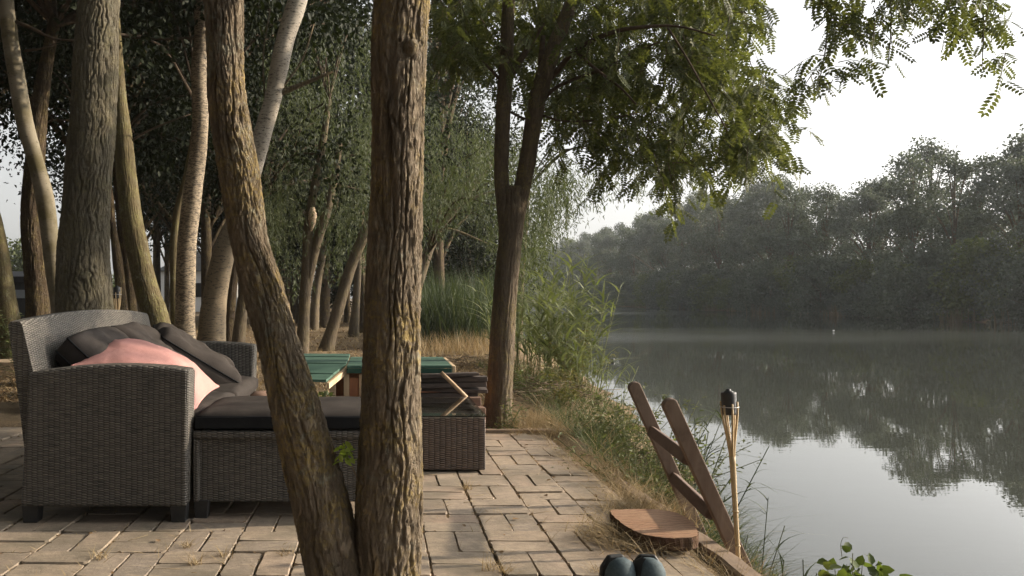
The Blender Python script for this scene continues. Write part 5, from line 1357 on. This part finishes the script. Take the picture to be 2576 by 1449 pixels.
# reed clump in front of the water
def reed_clump(name, label, cx, cy, n, H, spread, seed, leafmat, nleaf=7, lean=(.02, .0), leafL=(.25, .5), tall=None):
    r = np.random.default_rng(seed); base = np.stack([cx + r.normal(size=n) * spread[0], cy + r.normal(size=n) * spread[1], np.zeros(n)], -1)
    base[:, 2] = np.maximum(ground_z(base[:, 0], base[:, 1]), WATER - .03) - .02
    c = np.array([cx, cy, float(ground_z(cx, cy))]); t = thing(name, c, label, 'reeds')
    h = H * r.uniform(.55, 1.05, n); d = r.normal(size=(n, 2)) * .16; d[:, 0] += lean[0]
    tip = base.copy(); tip[:, 2] += h; tip[:, :2] += d * h[:, None]
    obj('stems', *sticks(base, tip, .0042), leafmat, t)
    m = n * nleaf; q = np.repeat(np.arange(n), nleaf); u = r.uniform(.2, 1, m)
    P = base[q] * (1 - u[:, None]) + tip[q] * u[:, None]
    L = r.uniform(leafL[0], leafL[1], m)
    az = r.uniform(0, 6.283, m)
    V, Fa = blades(P, L * .62, r.uniform(.014, .028, m) * (L / .5), r.uniform(.5, 1.1, m), r.uniform(.6, 1.9, m), r, 5, az)
    obj('leaves', V, Fa, leafmat, t)
    return t
reed_clump('reed_clump', 'tall bright green reed clump leaning over the water right of the robinia', at(1415, 950, 8.8)[0], 8.8, 70, 1.42, (.27, .45), 71, M['reed_leaf'], 10, (.06, 0), (.34, .62))
reed_clump('reed_clump', 'reeds at the water edge just right of the robinia trunk', at(1335, 900, 10.5)[0], 10.5, 40, 1.25, (.22, .5), 72, M['reed_leaf'], 9, (.02, 0), (.34, .6))
reed_clump('reed_clump', 'sparse reed shoots reaching right over the water, in front of the dark reflection', at(1500, 1000, 8.2)[0] + .05, 8.0, 12, .62, (.10, .3), 73, M['reed_leaf'], 7, (.25, 0), (.2, .36))
reed_clump('reed_clump', 'thin reed shoots between the ladder and the torch', 1.66, 4.2, 14, .62, (.12, .3), 74, M['reed_dark'], 7, (.1, 0), (.14, .26))
reed_clump('reed_clump', 'few fine shoots at the waterline behind the torch pole', 1.62, 3.5, 9, .42, (.08, .2), 75, M['reed_dark'], 5, (.3, 0), (.1, .2))
rg = np.random.default_rng(72); n = 3600
yy = rg.uniform(14, 22, n); xx = rg.uniform(.05, .16, n) * yy * 1.0 + rg.normal(size=n) * .15
P = np.stack([xx, yy, ground_z(xx, yy) - .02], -1)
V, Fa = blades(P, rg.uniform(.9, 1.75, n), rg.uniform(.012, .024, n), rg.uniform(0, .3, n), rg.uniform(0, .6, n), rg, 4)
tag(obj('reed_bed', V, Fa, M['reed_dark']), 'dense bluish-green reed bed behind the plank pile', 'reeds', kind='stuff')
n = 1200; yy = rg.uniform(12.2, 14.5, n); xx = rg.uniform(.05, .15, n) * yy; P = np.stack([xx, yy, ground_z(xx, yy) - .01], -1)
V, Fa = blades(P, rg.uniform(.15, .45, n), rg.uniform(.004, .009, n), rg.uniform(0, .6, n), rg.uniform(0, .6, n), rg)
tag(obj('dry_reed_edge', V, Fa, M['grass_dry']), 'strip of dry grass in front of the reed bed', 'grass', kind='stuff')
# brush heaps
def brush(px, py, Y, w_, n, label, seed):
    r = np.random.default_rng(seed); c = at(px, py, Y); c[2] = float(ground_z(c[0], c[1]))
    A = c + np.stack([r.normal(size=n) * w_, r.normal(size=n) * w_, r.uniform(0, .12, n)], -1); d = rdir(n, r); d[:, 2] *= .3
    V, Fa = sticks(A, A + d * r.uniform(.1, .3, n)[:, None], .003)
    tag(obj('brush_heap', V, Fa, M['twig'], base=c), label, 'brushwood', kind='stuff')
brush(1175, 905, 10.5, .28, 200, 'heap of dry twigs left of the robinia trunk, before the reed bed', 81)
brush(1375, 985, 7.0, .22, 180, 'heap of dry twigs right of the robinia trunk on the path', 82)
brush(1560, 1150, 4.7, .18, 160, 'dead stalks matted on the slope left of the ladder', 83)

# ------------------------------------------------------------------ haze
V, Fc = box((300, 480, 30), (1300, 1150, 70), 0)
hz = NT('river_haze'); vp = hz.n('ShaderNodeVolumePrincipled'); vp.inputs['Density'].default_value = .00042; vp.inputs['Color'].default_value = (.88, .94, 1, 1); vp.inputs['Anisotropy'].default_value = .2
hz.l(vp.outputs[0], hz.out.inputs['Volume'])
HAZE = True
if HAZE:
    o_ = obj('haze', V, Fc, hz.m); tag(o_, kind='stuff')

# ------------------------------------------------------------------ render settings
SC.render.engine = 'CYCLES'
cy = SC.cycles
cy.use_denoising = True
cy.max_bounces = 8; cy.diffuse_bounces = 3; cy.glossy_bounces = 3; cy.transmission_bounces = 6; cy.transparent_max_bounces = 6; cy.volume_bounces = 0
cy.sample_clamp_indirect = 6
SC.view_settings.view_transform = 'Standard'; SC.view_settings.look = 'None'; SC.view_settings.gamma = 1
SC.view_settings.exposure = 1.1
